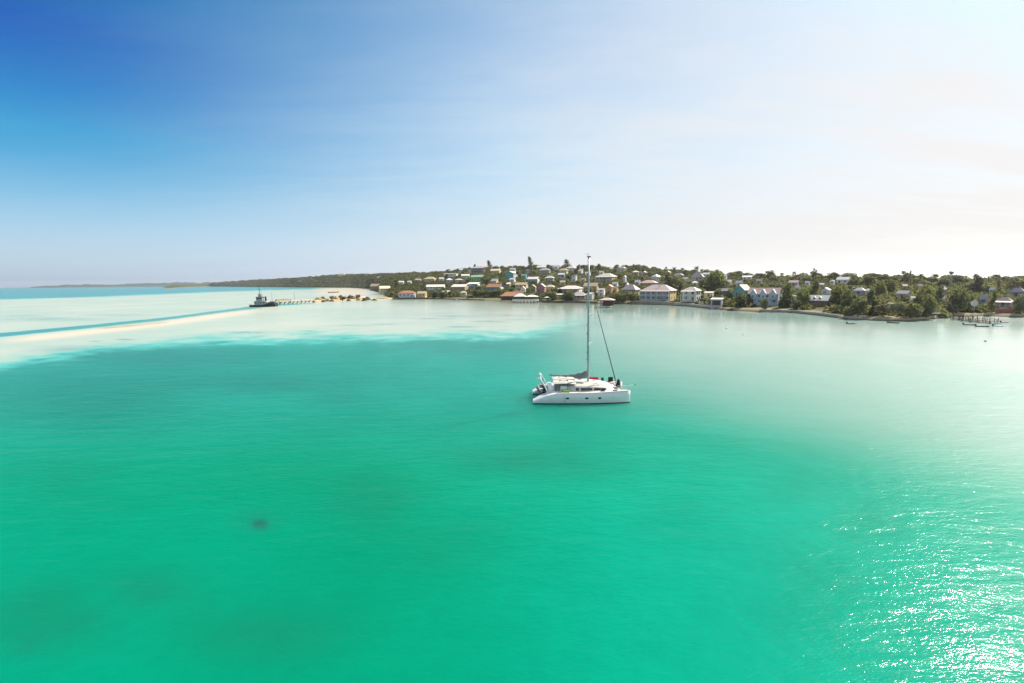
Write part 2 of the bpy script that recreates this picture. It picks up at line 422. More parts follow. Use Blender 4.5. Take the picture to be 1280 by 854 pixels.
# ------------------------------------------------------------------ the land
def build_land():
    cols = np.arange(204, 1790, 3.0)
    azs = np.interp(cols, _cols, _az)
    ds = np.interp(azs, _az, _sd); dr = np.interp(azs, _az, _rd)
    ts = np.concatenate([[-.02, -.008], np.array([0, .6, 1.3, 2.0, 2.6]) * .004, np.linspace(.014, 1, 60), np.linspace(1.03, 1.9, 14)])
    T, A = np.meshgrid(ts, azs, indexing='ij')
    Rr = ds[None, :] + T * (dr - ds)[None, :]
    X = Rr * np.sin(A); Y = Rr * np.cos(A)
    V = np.stack([X, Y, terr(X, Y)], -1).reshape(-1, 3)
    n, m = X.shape
    i = np.arange(n - 1)[:, None] * m; j = np.arange(m - 1)[None, :]
    q = np.stack([i + j, i + j + 1, i + m + j + 1, i + m + j], -1).reshape(-1)
    mat = bpy.data.materials.new('island_ground'); mat.use_nodes = True
    t = NT(mat.node_tree)
    pos = t.n('ShaderNodeNewGeometry').outputs['Position']
    n1 = t.noise(pos, .05, 6, .6); n2 = t.noise(pos, .4, 5, .6)
    z = t.n('ShaderNodeSeparateXYZ', ins={0: pos}).outputs[2]
    c = t.ramp(n1, [(.3, (.035, .05, .014)), (.5, (.07, .085, .025)), (.64, (.13, .12, .05)), (.75, (.28, .23, .14))])
    c = t.mix(t.math('MULTIPLY', n2, .5), c, (.05, .06, .02))
    c = t.mix(t.mapr(z, .9, 2.0, 1, 0), c, t.mix(n2, (.20, .16, .09), (.42, .36, .25)))
    c = t.mix(t.mapr(z, .15, .6, 1, 0), c, (.10, .085, .05))
    b = t.n('ShaderNodeBsdfPrincipled', ins={'Base Color': c, 'Roughness': .95, 'Specular IOR Level': .1})
    t.n('ShaderNodeOutputMaterial', ins={0: b.outputs[0]})
    o = npmesh('island_terrain', V, 4, q, mat)
    o.data.shade_smooth()
    tag(o, kind='structure')
build_land()

# ------------------------------------------------------------------ houses
WALLC = {'white': (.74, .73, .70), 'cream': (.66, .56, .36), 'yellow': (.64, .46, .17), 'grey': (.36, .37, .38), 'blue': (.12, .26, .42), 'paleblue': (.42, .52, .62), 'teal': (.10, .40, .40),
         'mauve': (.36, .19, .22), 'pink': (.62, .38, .34), 'tan': (.42, .30, .18), 'brown': (.22, .12, .06), 'orange': (.44, .26, .13), 'olive': (.26, .25, .13), 'green': (.28, .50, .22),
         'darkgrey': (.13, .14, .15), 'lavender': (.52, .53, .62), 'slate': (.25, .33, .40)}
ROOFC = {'white': (.78, .74, .68), 'pale': (.62, .55, .47), 'pinkgrey': (.55, .43, .385), 'pink': (.50, .35, .30), 'grey': (.36, .34, .33), 'mauve': (.40, .33, .34), 'terracotta': (.42, .20, .10),
         'tan': (.46, .36, .22), 'orangebrown': (.36, .17, .06), 'cream': (.70, .62, .45), 'green': (.26, .40, .22), 'brown': (.25, .16, .10)}
WM = {k: pmat('wall_' + k, v, .8, var=.07, scale=.6, dirt=tuple(x * .72 for x in v), bump=.1) for k, v in WALLC.items()}
def roofmat(k, v):
    m = bpy.data.materials.new('roof_' + k); m.use_nodes = True
    t = NT(m.node_tree)
    co = t.n('ShaderNodeTexCoord').outputs['Object']
    n1 = t.noise(co, .5, 6, .65); n2 = t.noise(co, 3.5, 4, .6)
    c = t.mix(n2, tuple(x * .86 for x in v), tuple(min(1, x * 1.1) for x in v))
    c = t.mix(t.mapr(n1, .52, .75, 0, .55), c, tuple(x * .55 for x in v))
    wv = t.n('ShaderNodeTexWave', bands_direction='Z', ins={'Vector': co, 'Scale': 1.6, 'Distortion': .6}).outputs[1]
    bp = t.n('ShaderNodeBump', ins={'Strength': .35, 'Distance': .06, 'Height': wv})
    b = t.n('ShaderNodeBsdfPrincipled', ins={'Base Color': c, 'Roughness': .62, 'Normal': bp.outputs[0]})
    t.n('ShaderNodeOutputMaterial', ins={0: b.outputs[0]})
    return m
RM = {k: roofmat(k, v) for k, v in ROOFC.items()}
M_FRAME = pmat('white_trim', (.72, .71, .68), .5)
M_GLASS = pmat('window_glass', (.018, .024, .03), .08, spec=.8, var=.3, scale=.4)
M_DOOR = pmat('door_wood', (.10, .06, .035), .6)
M_SHUT = pmat('blue_shutter', (.03, .10, .26), .6)
M_WOOD = pmat('weathered_wood', (.20, .15, .10), .85, var=.3, scale=2, bump=.3)
M_DWOOD = pmat('dark_wood', (.055, .04, .03), .8, var=.3, scale=2)
M_CONC = pmat('concrete', (.48, .45, .40), .85, var=.15, scale=.8, dirt=(.25, .22, .18), bump=.2)
M_SEAWALL = pmat('seawall_stone', (.42, .38, .31), .9, var=.25, scale=.9, dirt=(.12, .10, .07), bump=.4)
M_METAL = pmat('grey_metal', (.35, .36, .37), .4, metal=.6)

def roof_mesh(kind, W, D, z, h, ov=.5, th=.18):
    """roof over a W x D plan (centre at 0,0) with eaves at height z"""
    b = MB(); x0, x1, y0, y1 = -W / 2 - ov, W / 2 + ov, -D / 2 - ov, D / 2 + ov
    e = [(x0, y0, z), (x1, y0, z), (x1, y1, z), (x0, y1, z)]
    e2 = [(x, y, z + th) for x, y, _ in e]
    if kind == 'flat':
        return b.box(x0, x1, y0, y1, z, z + th + .12)
    if kind == 'hip' or kind == 'pyramid':
        if W >= D:
            a = min((W - D) / 2 * .96 + D * .06, W * .36) if kind == 'hip' else .2
            r = [(-a, 0, z + h), (a, 0, z + h)]
            b.add(e + e2 + r, [(3, 2, 1, 0), (0, 1, 5, 4), (1, 2, 6, 5), (2, 3, 7, 6), (3, 0, 4, 7), (4, 5, 9, 8), (5, 6, 9), (6, 7, 8, 9), (7, 4, 8)])
        else:
            a = max((D - W) / 2, .2)
            r = [(0, -a, z + h), (0, a, z + h)]
            b.add(e + e2 + r, [(3, 2, 1, 0), (0, 1, 5, 4), (1, 2, 6, 5), (2, 3, 7, 6), (3, 0, 4, 7), (4, 5, 8), (5, 6, 9, 8), (6, 7, 9), (7, 4, 8, 9)])
        return b
    if kind == 'shed':
        return b.add([(x0, y0, z), (x1, y0, z), (x1, y1, z + h), (x0, y1, z + h), (x0, y0, z + th), (x1, y0, z + th), (x1, y1, z + h + th), (x0, y1, z + h + th)],
                     [(3, 2, 1, 0), (4, 5, 6, 7), (0, 1, 5, 4), (1, 2, 6, 5), (2, 3, 7, 6), (3, 0, 4, 7)])
    if kind == 'gable':      # ridge across the view
        pr = [(y0, z), (0, z + h), (y1, z), (y1, z + th), (0, z + h + th * 1.2), (y0, z + th)]
        return b.loft([[(x0, y, q) for y, q in pr], [(x1, y, q) for y, q in pr]])
    if kind == 'gablefront':  # gable towards the water
        pr = [(x0, z), (0, z + h), (x1, z), (x1, z + th), (0, z + h + th * 1.2), (x0, z + th)]
        return b.loft([[(x, y0, q) for x, q in pr], [(x, y1, q) for x, q in pr]])
    if kind == 'vault':
        pr = [(y0 + (y1 - y0) * k / 8, z + h * math.sin(math.pi * k / 8)) for k in range(9)]
        pr = pr + [(y, q + th) for y, q in pr[::-1]]
        return b.loft([[(x0, y, q) for y, q in pr], [(x1, y, q) for y, q in pr]])
    raise ValueError(kind)

WINCACHE = {}
def window(parent, x, y, z, w, h, side=0, shutter=False, detail=True):
    """window on the front (side 0, facing -y) or on the right wall (side 1, facing +x)"""
    key = (round(w, 1), round(h, 1), shutter)
    if key not in WINCACHE:
        f = MB(); q = .09
        f.box(-w / 2 - q, w / 2 + q, -.05, .0, h, h + q).box(-w / 2 - q, w / 2 + q, -.07, 0, -q, 0).box(-w / 2 - q, -w / 2, -.05, 0, 0, h).box(w / 2, w / 2 + q, -.05, 0, 0, h).box(-.03, .03, -.045, -.028, 0, h)
        g = MB().box(-w / 2, w / 2, -.025, .005, 0, h)
        fo = f.build('window', M_SHUT if shutter else M_FRAME); go = g.build('pane', M_GLASS)
        WINCACHE[key] = (fo.data, go.data)
        bpy.data.objects.remove(fo); bpy.data.objects.remove(go)
    fm, gm = WINCACHE[key]
    o = bpy.data.objects.new('window', fm); COL.objects.link(o); o.parent = parent
    o.location = (x, y, z); o.rotation_euler = (0, 0, R(90) if side else 0)
    g = bpy.data.objects.new('pane', gm); COL.objects.link(g); g.parent = o
    return o

HOUSES = []     # dicts with the pixel box, distance and the short name, used to keep trees off and to name the trees
def house(px, py, w, h, roof, rh, rc, wc, short, detail, yaw=-14, depth=.7, cat='house', name='house', win=True, porch=0, gables=0, dormers=0, shutters=False, chimney=False, loc=None, floors=None, keep=.3, side_wall=None, opening=False):
    g = loc or ground(px, py)
    if px > 880 and not loc and w < 26: w *= 1.12; h *= 1.15; rh *= 1.1
    r = math.hypot(g.x, g.y); az = math.atan2(g.x, g.y); ca = math.cos(az)
    vis = w * r * ca * ca / F
    ya = abs(R(yaw))
    W = vis / (math.cos(ya) + depth * math.sin(ya)) - .8
    W = max(W, 2.2); D = max(W * depth, 2.5)
    H = max(h * r * ca / F, 1.9); RH = max(rh * r * ca / F, .15)
    root = empty(name, (g.x, g.y, g.z), -az + R(yaw))
    root.location = g + Vector((math.sin(az), math.cos(az), 0)) * (D * .45)
    root.location.z = min(g.z, float(terr(root.location.x, root.location.y))) + (.9 if not loc else .05)
    tag(root, short + ' ' + detail, cat, 'houses of the hillside town' if cat == 'house' else None)
    wb = MB().box(-W / 2, W / 2, -D / 2, D / 2, -2.4, H)
    if roof in ('gable', 'vault'):
        k = 5 if roof == 'gable' else 8
        pr = [(-D / 2, H), (0, H + RH * .93), (D / 2, H)] if roof == 'gable' else [(-D / 2 + D * q / 8, H + RH * .96 * math.sin(math.pi * q / 8)) for q in range(9)]
        pr = pr + [(D / 2, H - .05), (-D / 2, H - .05)]
        wb.loft([[(-W / 2, y, z) for y, z in pr], [(W / 2, y, z) for y, z in pr]])
    if roof == 'gablefront':
        wb.prism([(-W / 2, H - .05), (-W / 2, H), (0, H + RH * .93), (W / 2, H), (W / 2, H - .05)], -D / 2, D / 2)
    if roof == 'shed':
        pr = [(-D / 2, H - .02), (D / 2, H - .02), (D / 2, H + RH * .95)]
        wb.loft([[(-W / 2, y, z) for y, z in pr], [(W / 2, y, z) for y, z in pr]])
    wb.build('wall', WM[wc], root)
    if side_wall:  # thin sheet paints the look of sunlight onto the right-hand wall
        MB().box(W / 2, W / 2 + .03, -D / 2, D / 2, -1.4, H - .02).build('wall', WM[side_wall], root)
    ro = roof_mesh(roof, W, D, H, RH, ov=min(.7, W * .06)).build('roof', RM[rc], root)
    if opening:
        MB().box(-W * .36, W * .40, -D / 2 - .04, -D / 2 + .02, .1, H * .82).build('doorway', M_DWOOD, root)  # dark slab on the front stands in for the shaded inside
    if chimney:
        MB().box(-.4 + W * .2, .4 + W * .2, -.4, .4, H + RH * .3, H + RH + .9).build('chimney', M_CONC, ro)
    fl = floors or max(1, round(H / 3.6)); fh = H / fl
    if win:
        n = max(1, min(6, int(W / 3.4))); nd = random.randrange(n) if fl == 1 or n > 1 else 0
        wh = min(1.5, fh * .45); ww = min(1.5, W / n * .5)
        for f_ in range(fl):
            for k in range(n):
                x = (k + .5) / n * W - W / 2
                if f_ == 0 and k == nd and W > 4:
                    d = MB().box(x - .55, x + .55, -D / 2 - .05, -D / 2 + .01, .05, min(2.15, fh * .8)).build('door', M_DOOR, root)
                    MB().box(x + .38, x + .44, -D / 2 - .1, -D / 2 - .05, 1.0, 1.12).build('handle', M_METAL, d)
                    continue
                window(root, x, -D / 2, f_ * fh + fh * .35, ww, wh, 0, shutters)
            if D > 5:
                for k in range(2):
                    window(root, W / 2 + (.03 if side_wall else 0), (k - .5) * D * .45, f_ * fh + fh * .35, ww * .8, wh, 1, shutters)
    if porch:
        pd = min(2.6, D * .4)
        for f_ in range(porch):
            z0 = f_ * fh
            MB().box(-W / 2, W / 2, -D / 2 - pd, -D / 2 - .003, z0 - .12 if f_ else -.9, z0).build('veranda_floor', M_CONC if not f_ else M_FRAME, root)
            n = max(3, int(W / 4))
            for k in range(n + 1):
                x = -W / 2 + .12 + (W - .24) * k / n
                MB().box(x - .11, x + .11, -D / 2 - pd + .05, -D / 2 - pd + .27, z0 + .002, z0 + fh - .13).build('veranda_post', M_FRAME, root)
            rb = MB().box(-W / 2 + .25, W / 2 - .25, -D / 2 - pd + .1, -D / 2 - pd + .16, z0 + .88, z0 + .96)
            m = int(W / .5)
            for k in range(m):
                x = -W / 2 + .3 + (W - .6) * k / m
                rb.box(x, x + .06, -D / 2 - pd + .11, -D / 2 - pd + .15, z0 + .05, z0 + .88)
            rb.build('railing', M_FRAME, root)
        zz = porch * fh
        MB().add([(-W / 2 - .3, -D / 2 - pd - .3, zz - .35), (W / 2 + .3, -D / 2 - pd - .3, zz - .35), (W / 2 + .3, -D / 2 - .2, zz + .12), (-W / 2 - .3, -D / 2 - .2, zz + .12),
                  (-W / 2 - .3, -D / 2 - pd - .3, zz - .2), (W / 2 + .3, -D / 2 - pd - .3, zz - .2), (W / 2 + .3, -D / 2 - .2, zz + .27), (-W / 2 - .3, -D / 2 - .2, zz + .27)],
                 [(3, 2, 1, 0), (4, 5, 6, 7), (0, 1, 5, 4), (1, 2, 6, 5), (2, 3, 7, 6), (3, 0, 4, 7)]).build('veranda_roof', RM[rc], root)
    for k in range(gables):
        gw = W / gables * .56; x = (k + .5) / gables * W - W / 2
        gb = MB().prism([(x - gw / 2, H * .5), (x + gw / 2, H * .5), (x + gw / 2, H + .2), (x, H + RH * .72), (x - gw / 2, H + .2)], -D / 2 - 1.1, -D / 2 + .6).build('gable', WM[wc], root)
        rp = [(x - gw / 2 - .35, H - .05), (x, H + RH * .76), (x + gw / 2 + .35, H - .05), (x + gw / 2 + .35, H + .14), (x, H + RH * .76 + .26), (x - gw / 2 - .35, H + .14)]
        MB().prism(rp, -D / 2 - 1.4, -D / 2 + 1.8).build('gable_roof', RM['white'], gb)
        window(gb, x, -D / 2 - 1.1, H * .62, gw * .34, H * .28)
    for k in range(dormers):
        x = W * (-.22 + .3 * k); dw = W * .12
        db = MB().box(x - dw / 2, x + dw / 2, -D / 2 + D * .08, -D * .08, H + RH * .1, H + RH * .55).build('dormer', WM[wc], ro)
        MB().prism([(x - dw / 2 - .2, H + RH * .55), (x, H + RH * .85), (x + dw / 2 + .2, H + RH * .55)], -D / 2 + D * .03, -D * .04).build('dormer_roof', RM[rc], ro)
        p = MB().box(x - dw * .3, x + dw * .3, -D / 2 + D * .08 - .05, -D / 2 + D * .08 + .02, H + RH * .17, H + RH * .48).build('dormer_window', M_GLASS, ro)
    HOUSES.append(dict(x0=px - w / 2, x1=px + w / 2, y1=py, y0=py - h - rh, r=r, px=px, short=short, keep=keep, p=root.location.copy(), rad=max(W, D) * .55))
    return root

def town():
    h = house
    # the waterfront, from the spit to the dock
    h(470, 369.8, 14, 4.2, 'gable', 3.0, 'tan', 'brown', 'brown plank shack', 'with tan gable roof at the root of the spit', -24)
    h(481, 367, 15, 5.2, 'gable', 3.2, 'cream', 'cream', 'cream shore cottage', 'with cream metal roof above the brown shack', 12)
    h(453, 370.5, 9, 3.4, 'shed', 1.4, 'pale', 'white', 'whitewashed lean-to hut', 'among the rubble heaps of the spit', -8, loc=sea(453, 372, 1.2), cat='hut', name='hut', win=False)
    h(466, 372.3, 9, 2.8, 'gable', 1.5, 'cream', 'cream', 'low cream boat shed', 'beside the dark shore bush', -10, loc=sea(466, 373.5, 1.0), cat='hut', name='hut', win=False)
    h(509, 372.6, 23, 5, 'hip', 3, 'orangebrown', 'lavender', 'lavender white cottage', 'with orange brown hip roof close to the shore', -10)
    h(528, 372.3, 13, 4.6, 'gable', 2, 'tan', 'yellow', 'small yellow beach house', 'with open deck right by the water', -16, porch=1)
    h(545, 362.2, 24, 2.6, 'gable', 2.4, 'white', 'pale' if False else 'white', 'long white roofed bungalow', 'half hidden behind dark shore trees', -5)
    h(552, 351.5, 7, 2, 'gable', 1.6, 'white', 'white', 'tiny white cottage', 'next to the tan roofed hill house', -12)
    h(538, 352.4, 16, 3, 'hip', 2.6, 'tan', 'cream', 'tan roofed hill house', 'standing alone in scrub', -18, porch=1)
    h(502, 355.6, 7, 2, 'gable', 1.4, 'white', 'white', 'white scrub cottage', 'lower of the pair above the lavender cottage', -10)
    h(512, 355.8, 6, 2.4, 'gable', 1.4, 'white', 'cream', 'cream scrub cottage', 'beside another small cottage in scrub', -20)
    h(523, 352.6, 8, 1.8, 'gable', 1.3, 'pink', 'pink', 'little pink roofed cottage', 'in scrub below the skyline', -10)
    h(564, 346.5, 18, 3.6, 'flat', 1, 'white', 'white', 'flat roofed white villa', 'with shaded porch high on the green slope', -12, porch=1)
    h(578, 340.8, 8, 2.6, 'gable', 1.6, 'white', 'lavender', 'small white ridge cottage', 'just under the pines on the skyline', -16)
    h(576, 363.6, 24, 3.8, 'gable', 3, 'white', 'tan', 'white roofed tan house', 'with brown gable end among shore trees', -26, depth=.8)
    h(592, 360.6, 17, 4.6, 'shed', 1.6, 'white', 'slate', 'grey fronted box house', 'with side wall painted sunlit white', -22, side_wall='white')
    h(598, 342.6, 18, 6.4, 'hip', 2.6, 'grey', 'darkgrey', 'dark fronted mansion', 'with columns below the pink roof on the ridge', -8, porch=1)
    h(604, 335.8, 18, 2.6, 'gable', 1.6, 'pink', 'pink', 'pink roofed ridge house', 'long and low on the skyline', -8)
    h(588, 342.3, 7, 4.6, 'flat', .7, 'cream', 'cream', 'cream hilltop wing', 'with tall arches next to the dark mansion', -6)
    h(597, 351.8, 17, 4.4, 'gable', 2.4, 'green', 'green', 'light green house', 'with green roof under the dark mansion', -10)
    h(620, 343.4, 14, 4, 'gable', 2.2, 'cream', 'yellow', 'yellow hill cottage', 'with cream roof near the ridge', -20)
    h(640, 347.4, 18, 4.4, 'gablefront', 2.8, 'pale', 'teal', 'teal gabled house', 'with pale roof and side wall painted sunlit white', -30, depth=1.1, side_wall='white')
    h(619, 365, 23, 4.6, 'gable', 3.8, 'terracotta', 'blue', 'blue walled terracotta house', 'with white sunlit side wall', -26, side_wall='white')
    h(652, 360.4, 17, 3, 'gable', 2.8, 'tan', 'cream', 'cream house with tan roof', 'uphill of the shore restaurant', -14)
    h(654, 366.6, 8, 4, 'gablefront', 3, 'pale', 'white', 'narrow white gabled cottage', 'squeezed behind the restaurant', -10, depth=1.2)
    h(666, 365.4, 10, 4.6, 'gablefront', 3.4, 'tan', 'olive', 'olive gabled house', 'between white and mauve gables', -8, depth=1.2)
    h(677, 366.4, 13, 6, 'gablefront', 4.2, 'mauve', 'mauve', 'mauve gabled house', 'tall with steep roof behind the shore', -12, depth=1.2)
    h(688, 366.2, 12, 6, 'hip', 2.6, 'cream', 'yellow', 'cream yellow house', 'beside the mauve gable', -14)
    h(667, 355.2, 16, 5, 'gable', 2.8, 'white', 'slate', 'slate fronted house', 'with stepped white roof halfway up the slope', -18, side_wall='white')
    h(687, 352, 13, 3.2, 'hip', 2.6, 'pale', 'grey', 'grey hillside cottage', 'with pale rounded roof above the mauve gable', -14)
    h(702, 347.6, 10, 3, 'gable', 1.8, 'white', 'blue', 'small blue house', 'with white roof on the upper slope', -18)
    h(677, 337.6, 12, 2.4, 'gable', 1.6, 'pale', 'grey', 'pale ridge bungalow', 'on the skyline by the tall casuarina', -8)
    h(681, 341.6, 15, 2.6, 'hip', 3, 'grey', 'grey', 'grey hip roofed house', 'broad under the skyline', -12)
    h(695, 337.6, 9, 3.2, 'gable', 2, 'white', 'white', 'white gabled ridge house', 'catching the sun on the skyline', -28)
    h(704, 342.4, 13, 3.2, 'hip', 2.6, 'tan', 'cream', 'tan hipped house', 'just below the ridge line', -16)
    h(714, 339.2, 14, 3, 'hip', 2.6, 'pale', 'white', 'pale hipped ridge house', 'near the dishevelled skyline tree', -20)
    h(718, 352.4, 8, 7, 'flat', .8, 'white', 'white', 'tall narrow white house', 'stepped and bright on the middle slope', -30)
    h(714, 369.6, 33, 7.4, 'hip', 3.6, 'pale', 'slate', 'long slate fronted house', 'with pale hip roof behind dark shore trees', -18, depth=.75, side_wall='white', porch=1)
    h(724, 374.8, 18, 4.2, 'hip', 4.2, 'pinkgrey', 'darkgrey', 'pink roofed shore pavilion', 'open and dark beneath its hip roof', -6, cat='pavilion', name='pavilion', porch=1)
    h(738, 374.6, 11, 5.4, 'gable', 1.6, 'white', 'white', 'small white shore house', 'between the pavilion and the brown boathouse', -26)
    h(739, 366.6, 20, 7, 'gable', 4.2, 'tan', 'tan', 'tall tan house', 'directly behind the yacht mast', -14)
    h(752, 371.6, 10, 8.6, 'flat', 1, 'white', 'white', 'white balcony house', 'of two storeys beside the tall tan house', -16, porch=2, floors=2)
    h(762, 368.6, 12, 8, 'gablefront', 3, 'orangebrown', 'orange', 'orange brown gabled house', 'behind the boathouse', -20, depth=1.2)
    h(768, 367.4, 12, 5, 'gable', 2.6, 'tan', 'yellow', 'bright yellow house', 'wedged between brown and pink roofs', -24)
    h(758, 351.8, 27, 4.6, 'hip', 4.4, 'pale', 'grey', 'large pale hipped house', 'with side wall painted sunlit yellow on the middle slope', -24, side_wall='yellow', porch=1)
    h(788, 369.8, 24, 6, 'hip', 6.6, 'pinkgrey', 'olive', 'pink hipped house', 'with side painted sunlit cream and trees in front', -26, side_wall='cream')
    h(823, 377.4, 46, 12, 'hip', 7.6, 'pinkgrey', 'slate', 'big two storey veranda house', 'with pink grey hip roof and side wall painted sunlit yellow', -20, depth=.62, porch=2, floors=2, side_wall='yellow', keep=.12)
    h(811, 358.4, 24, 3, 'hip', 3.8, 'pink', 'tan', 'broad pink roofed house', 'behind the big veranda house', -16)
    h(820, 352.2, 13, 5, 'pyramid', 3.2, 'white', 'white', 'white eight sided house', 'with peaked white roof in the trees', -40, depth=1.0)
    h(781, 354.6, 4.5, 7, 'gablefront', 1.4, 'white', 'white', 'slender white chapel tower', 'rising among trees above the pink hipped house', -24, depth=1.0, cat='tower', name='chapel_tower', win=False)
    h(784, 362.5, 6, 5, 'gablefront', 2, 'white', 'white', 'small white chapel', 'with steep gable below the slender tower', -24, depth=1.3)
    h(864, 377.8, 25, 12, 'hip', 5, 'pale', 'white', 'white blue shuttered house', 'of two storeys beside the big veranda house', -24, depth=.75, porch=2, floors=2, shutters=True, keep=.12)
    h(848, 347.8, 14, 2.4, 'hip', 3, 'mauve', 'mauve', 'mauve roofed hill house', 'just under the palms of the skyline', -14)
    h(872, 351.6, 17, 4, 'hip', 6, 'mauve', 'grey', 'domed mauve roofed house', 'above the blue shuttered house', -12)
    h(857, 353.6, 11, 3.2, 'gable', 2.2, 'cream', 'cream', 'small cream gable house', 'beside the domed mauve roof', -40)
    h(883, 347, 10, 2.4, 'gable', 1.8, 'white', 'white', 'white ridge bungalow', 'in a gap of the skyline trees', -20)
    h(886, 372.6, 12, 4, 'shed', 1.2, 'pale', 'cream', 'cream lean-to hut', 'behind a parked pale car', -10, cat='hut', name='hut')
    h(896, 384.0, 16, 6.4, 'shed', 1.2, 'white', 'grey', 'open fronted boathouse', 'with white roof and a dark doorway at the water', -14, cat='boathouse', name='boathouse', win=False, keep=.1, opening=True)
    h(909, 357.4, 12, 2, 'gable', 2.6, 'white', 'pink', 'pale pink roofed cottage', 'half sunk in trees above the boathouse', -16)
    h(924, 358.4, 10, 2.2, 'gable', 2.6, 'white', 'white', 'white roofed cottage', 'beside the pale pink roof', -18)
    h(934, 350.4, 12, 1.8, 'gable', 1.8, 'white', 'white', 'twin roofed white house', 'near the treetops of the ridge', -8)
    h(928, 372.4, 21, 6.4, 'gablefront', 6.2, 'tan', 'teal', 'aqua gabled house', 'with tan roof behind two round shore trees', -34, depth=1.0)
    h(955, 382, 42, 12, 'gable', 7.4, 'pink', 'paleblue', 'blue house with three gables', 'under a pink brown roof on the shore', -10, depth=.5, gables=3, keep=.12, floors=2)
    h(973, 379.4, 9, 8, 'flat', 1, 'white', 'white', 'white stair house', 'joined in front to the three gables', -22, porch=1)
    h(994, 382.6, 19, 8.4, 'flat', 1.2, 'white', 'white', 'plain flat white house', 'with a bush before its wall', -24)
    h(1024, 383, 30, 4.4, 'gable', 6.4, 'white', 'brown', 'white roofed house with dormers', 'over dark brown walls near the water', -14, dormers=2, keep=.12)
    h(1041, 381.4, 15, 3, 'gable', 4, 'white', 'cream', 'cream annex', 'adjoining the house with dormers', -28)
    h(992, 358.6, 13, 3, 'gable', 2.4, 'pinkgrey', 'pink', 'faded pink bungalow', 'deep in trees above the flat white house', -12)
    h(997, 365.4, 8, 3.4, 'gable', 2, 'white', 'white', 'white tree house cottage', 'below the faded pink bungalow', -30)
    h(1027, 361, 7, 1.4, 'gable', 1.4, 'white', 'white', 'small white roof', 'alone among mid slope trees', -10)
    h(1032, 371.4, 13, 5.6, 'gablefront', 2.4, 'white', 'white', 'white house with two gables', 'partly veiled by trees over the dormers', -20, depth=.9)
    h(1054, 355.4, 17, 3.4, 'gable', 3, 'white', 'white', 'wide white hill house', 'beneath the ridge trees', -16)
    h(1072, 356.4, 9, 2.4, 'gable', 2, 'pale', 'white', 'small pale hill cottage', 'beside the wide white hill house', -12)
    h(1074, 369.6, 16, 3.2, 'hip', 3.6, 'white', 'grey', 'grey house with wide white roof', 'floating over the shore thicket', -16)
    h(1086, 370, 9, 2, 'gable', 2, 'white', 'cream', 'little white roofed annex', 'of the grey house with wide roof', -16)
    h(1129, 375.6, 19, 5, 'gable', 3.4, 'pale', 'pink', 'salmon pink house', 'with pale roof behind the wooded point', -28)
    h(1130, 363.6, 9, 1.8, 'gable', 2, 'tan', 'tan', 'small tan cottage', 'in woods above the salmon house', 20)
    h(1146, 383.2, 18, 3.2, 'vault', 3.6, 'white', 'grey', 'white vaulted shed', 'with curved roof on the wooded point', -10, cat='shed', name='shed')
    h(1180, 370, 8, 5, 'gable', 1.6, 'pale', 'tan', 'bare concrete shell house', 'unfinished in the woods', -20)
    h(1177, 381, 9, 3, 'gable', 2.4, 'pinkgrey', 'pink', 'dusty pink cottage', 'low among the point trees', -16)
    h(1229, 382.6, 13, 5.4, 'gable', 4.4, 'grey', 'grey', 'grey boxy house', 'behind the round dish at the dock', -12)
    h(1254, 386.6, 23, 6, 'hip', 5, 'pinkgrey', 'pink', 'pinkish hip roofed house', 'behind the long red wall', -8, porch=1)
    h(1271, 372.6, 22, 4.4, 'hip', 5, 'mauve', 'grey', 'wide mauve roofed house', 'at the edge of the town woods', -12)
    # small roofs that peep out of the woods
    h(905, 349.4, 8, 2.4, 'gable', 1.8, 'white', 'white', 'white roof near the ridge', 'just behind the round light green tree', -14)
    h(949, 355.6, 9, 2.4, 'gable', 2.2, 'pale', 'cream', 'cream woodland cottage', 'uphill of the three gables', -20)
    h(1009, 358.6, 7, 2.6, 'gable', 2, 'white', 'white', 'white cottage under the bare pale tree', 'close to the ridge', -10)
    h(1040, 356.6, 7, 2.4, 'hip', 1.8, 'pale', 'white', 'pale hip cottage', 'left of the wide white hill house', -14)
    h(1092, 356.2, 9, 2.6, 'gable', 2, 'white', 'white', 'white ridge cottage at the tall trees', 'on the eastern ridge', -22)
    h(1062, 369.4, 8, 3, 'gable', 2.4, 'white', 'cream', 'cream cottage in mid slope woods', 'beside the grey house with wide white roof', -16)
    h(1104, 365.8, 7, 2.4, 'gable', 2, 'pinkgrey', 'white', 'white cottage with faded pink roof', 'in the eastern woods', -12)
    h(1116, 388, 16, 4.6, 'flat', .6, 'grey', 'lavender', 'long grey walled bungalow', 'behind the trees of the point', -6)
    h(1178, 366.6, 7, 2.4, 'gable', 2, 'white', 'white', 'white cottage below the water tower', 'high in the woods', -16)
    h(1150, 363.4, 7, 2.2, 'gable', 2, 'pale', 'pink', 'pale pink wood cottage', 'high above the vaulted shed', -10)
    h(1240, 368.4, 8, 2.8, 'gable', 2.4, 'white', 'white', 'white cottage by the bare white tree', 'above the grey boxy house', -18)
    h(797, 356.6, 9, 2.6, 'gable', 2.2, 'white', 'white', 'white cottage beside the chapel', 'with low gable in the trees', -20)
    h(838, 355.6, 8, 2.4, 'hip', 2, 'pale', 'cream', 'cream hip cottage', 'uphill of the big veranda house', -14)
    h(735, 345.4, 8, 2.4, 'gable', 2, 'white', 'white', 'white cottage by the mast top', 'on the upper slope', -18)
    h(729, 353.4, 8, 2.6, 'gable', 2, 'tan', 'cream', 'tan cottage left of the mast', 'on the middle slope', -14)
    h(752, 343.8, 7, 2, 'gable', 1.8, 'pale', 'white', 'pale cottage above the large hipped house', 'near the ridge', -12)
    h(641, 340, 8, 2.2, 'gable', 1.8, 'pale', 'white', 'pale ridge cottage', 'uphill of the teal gable', -16)
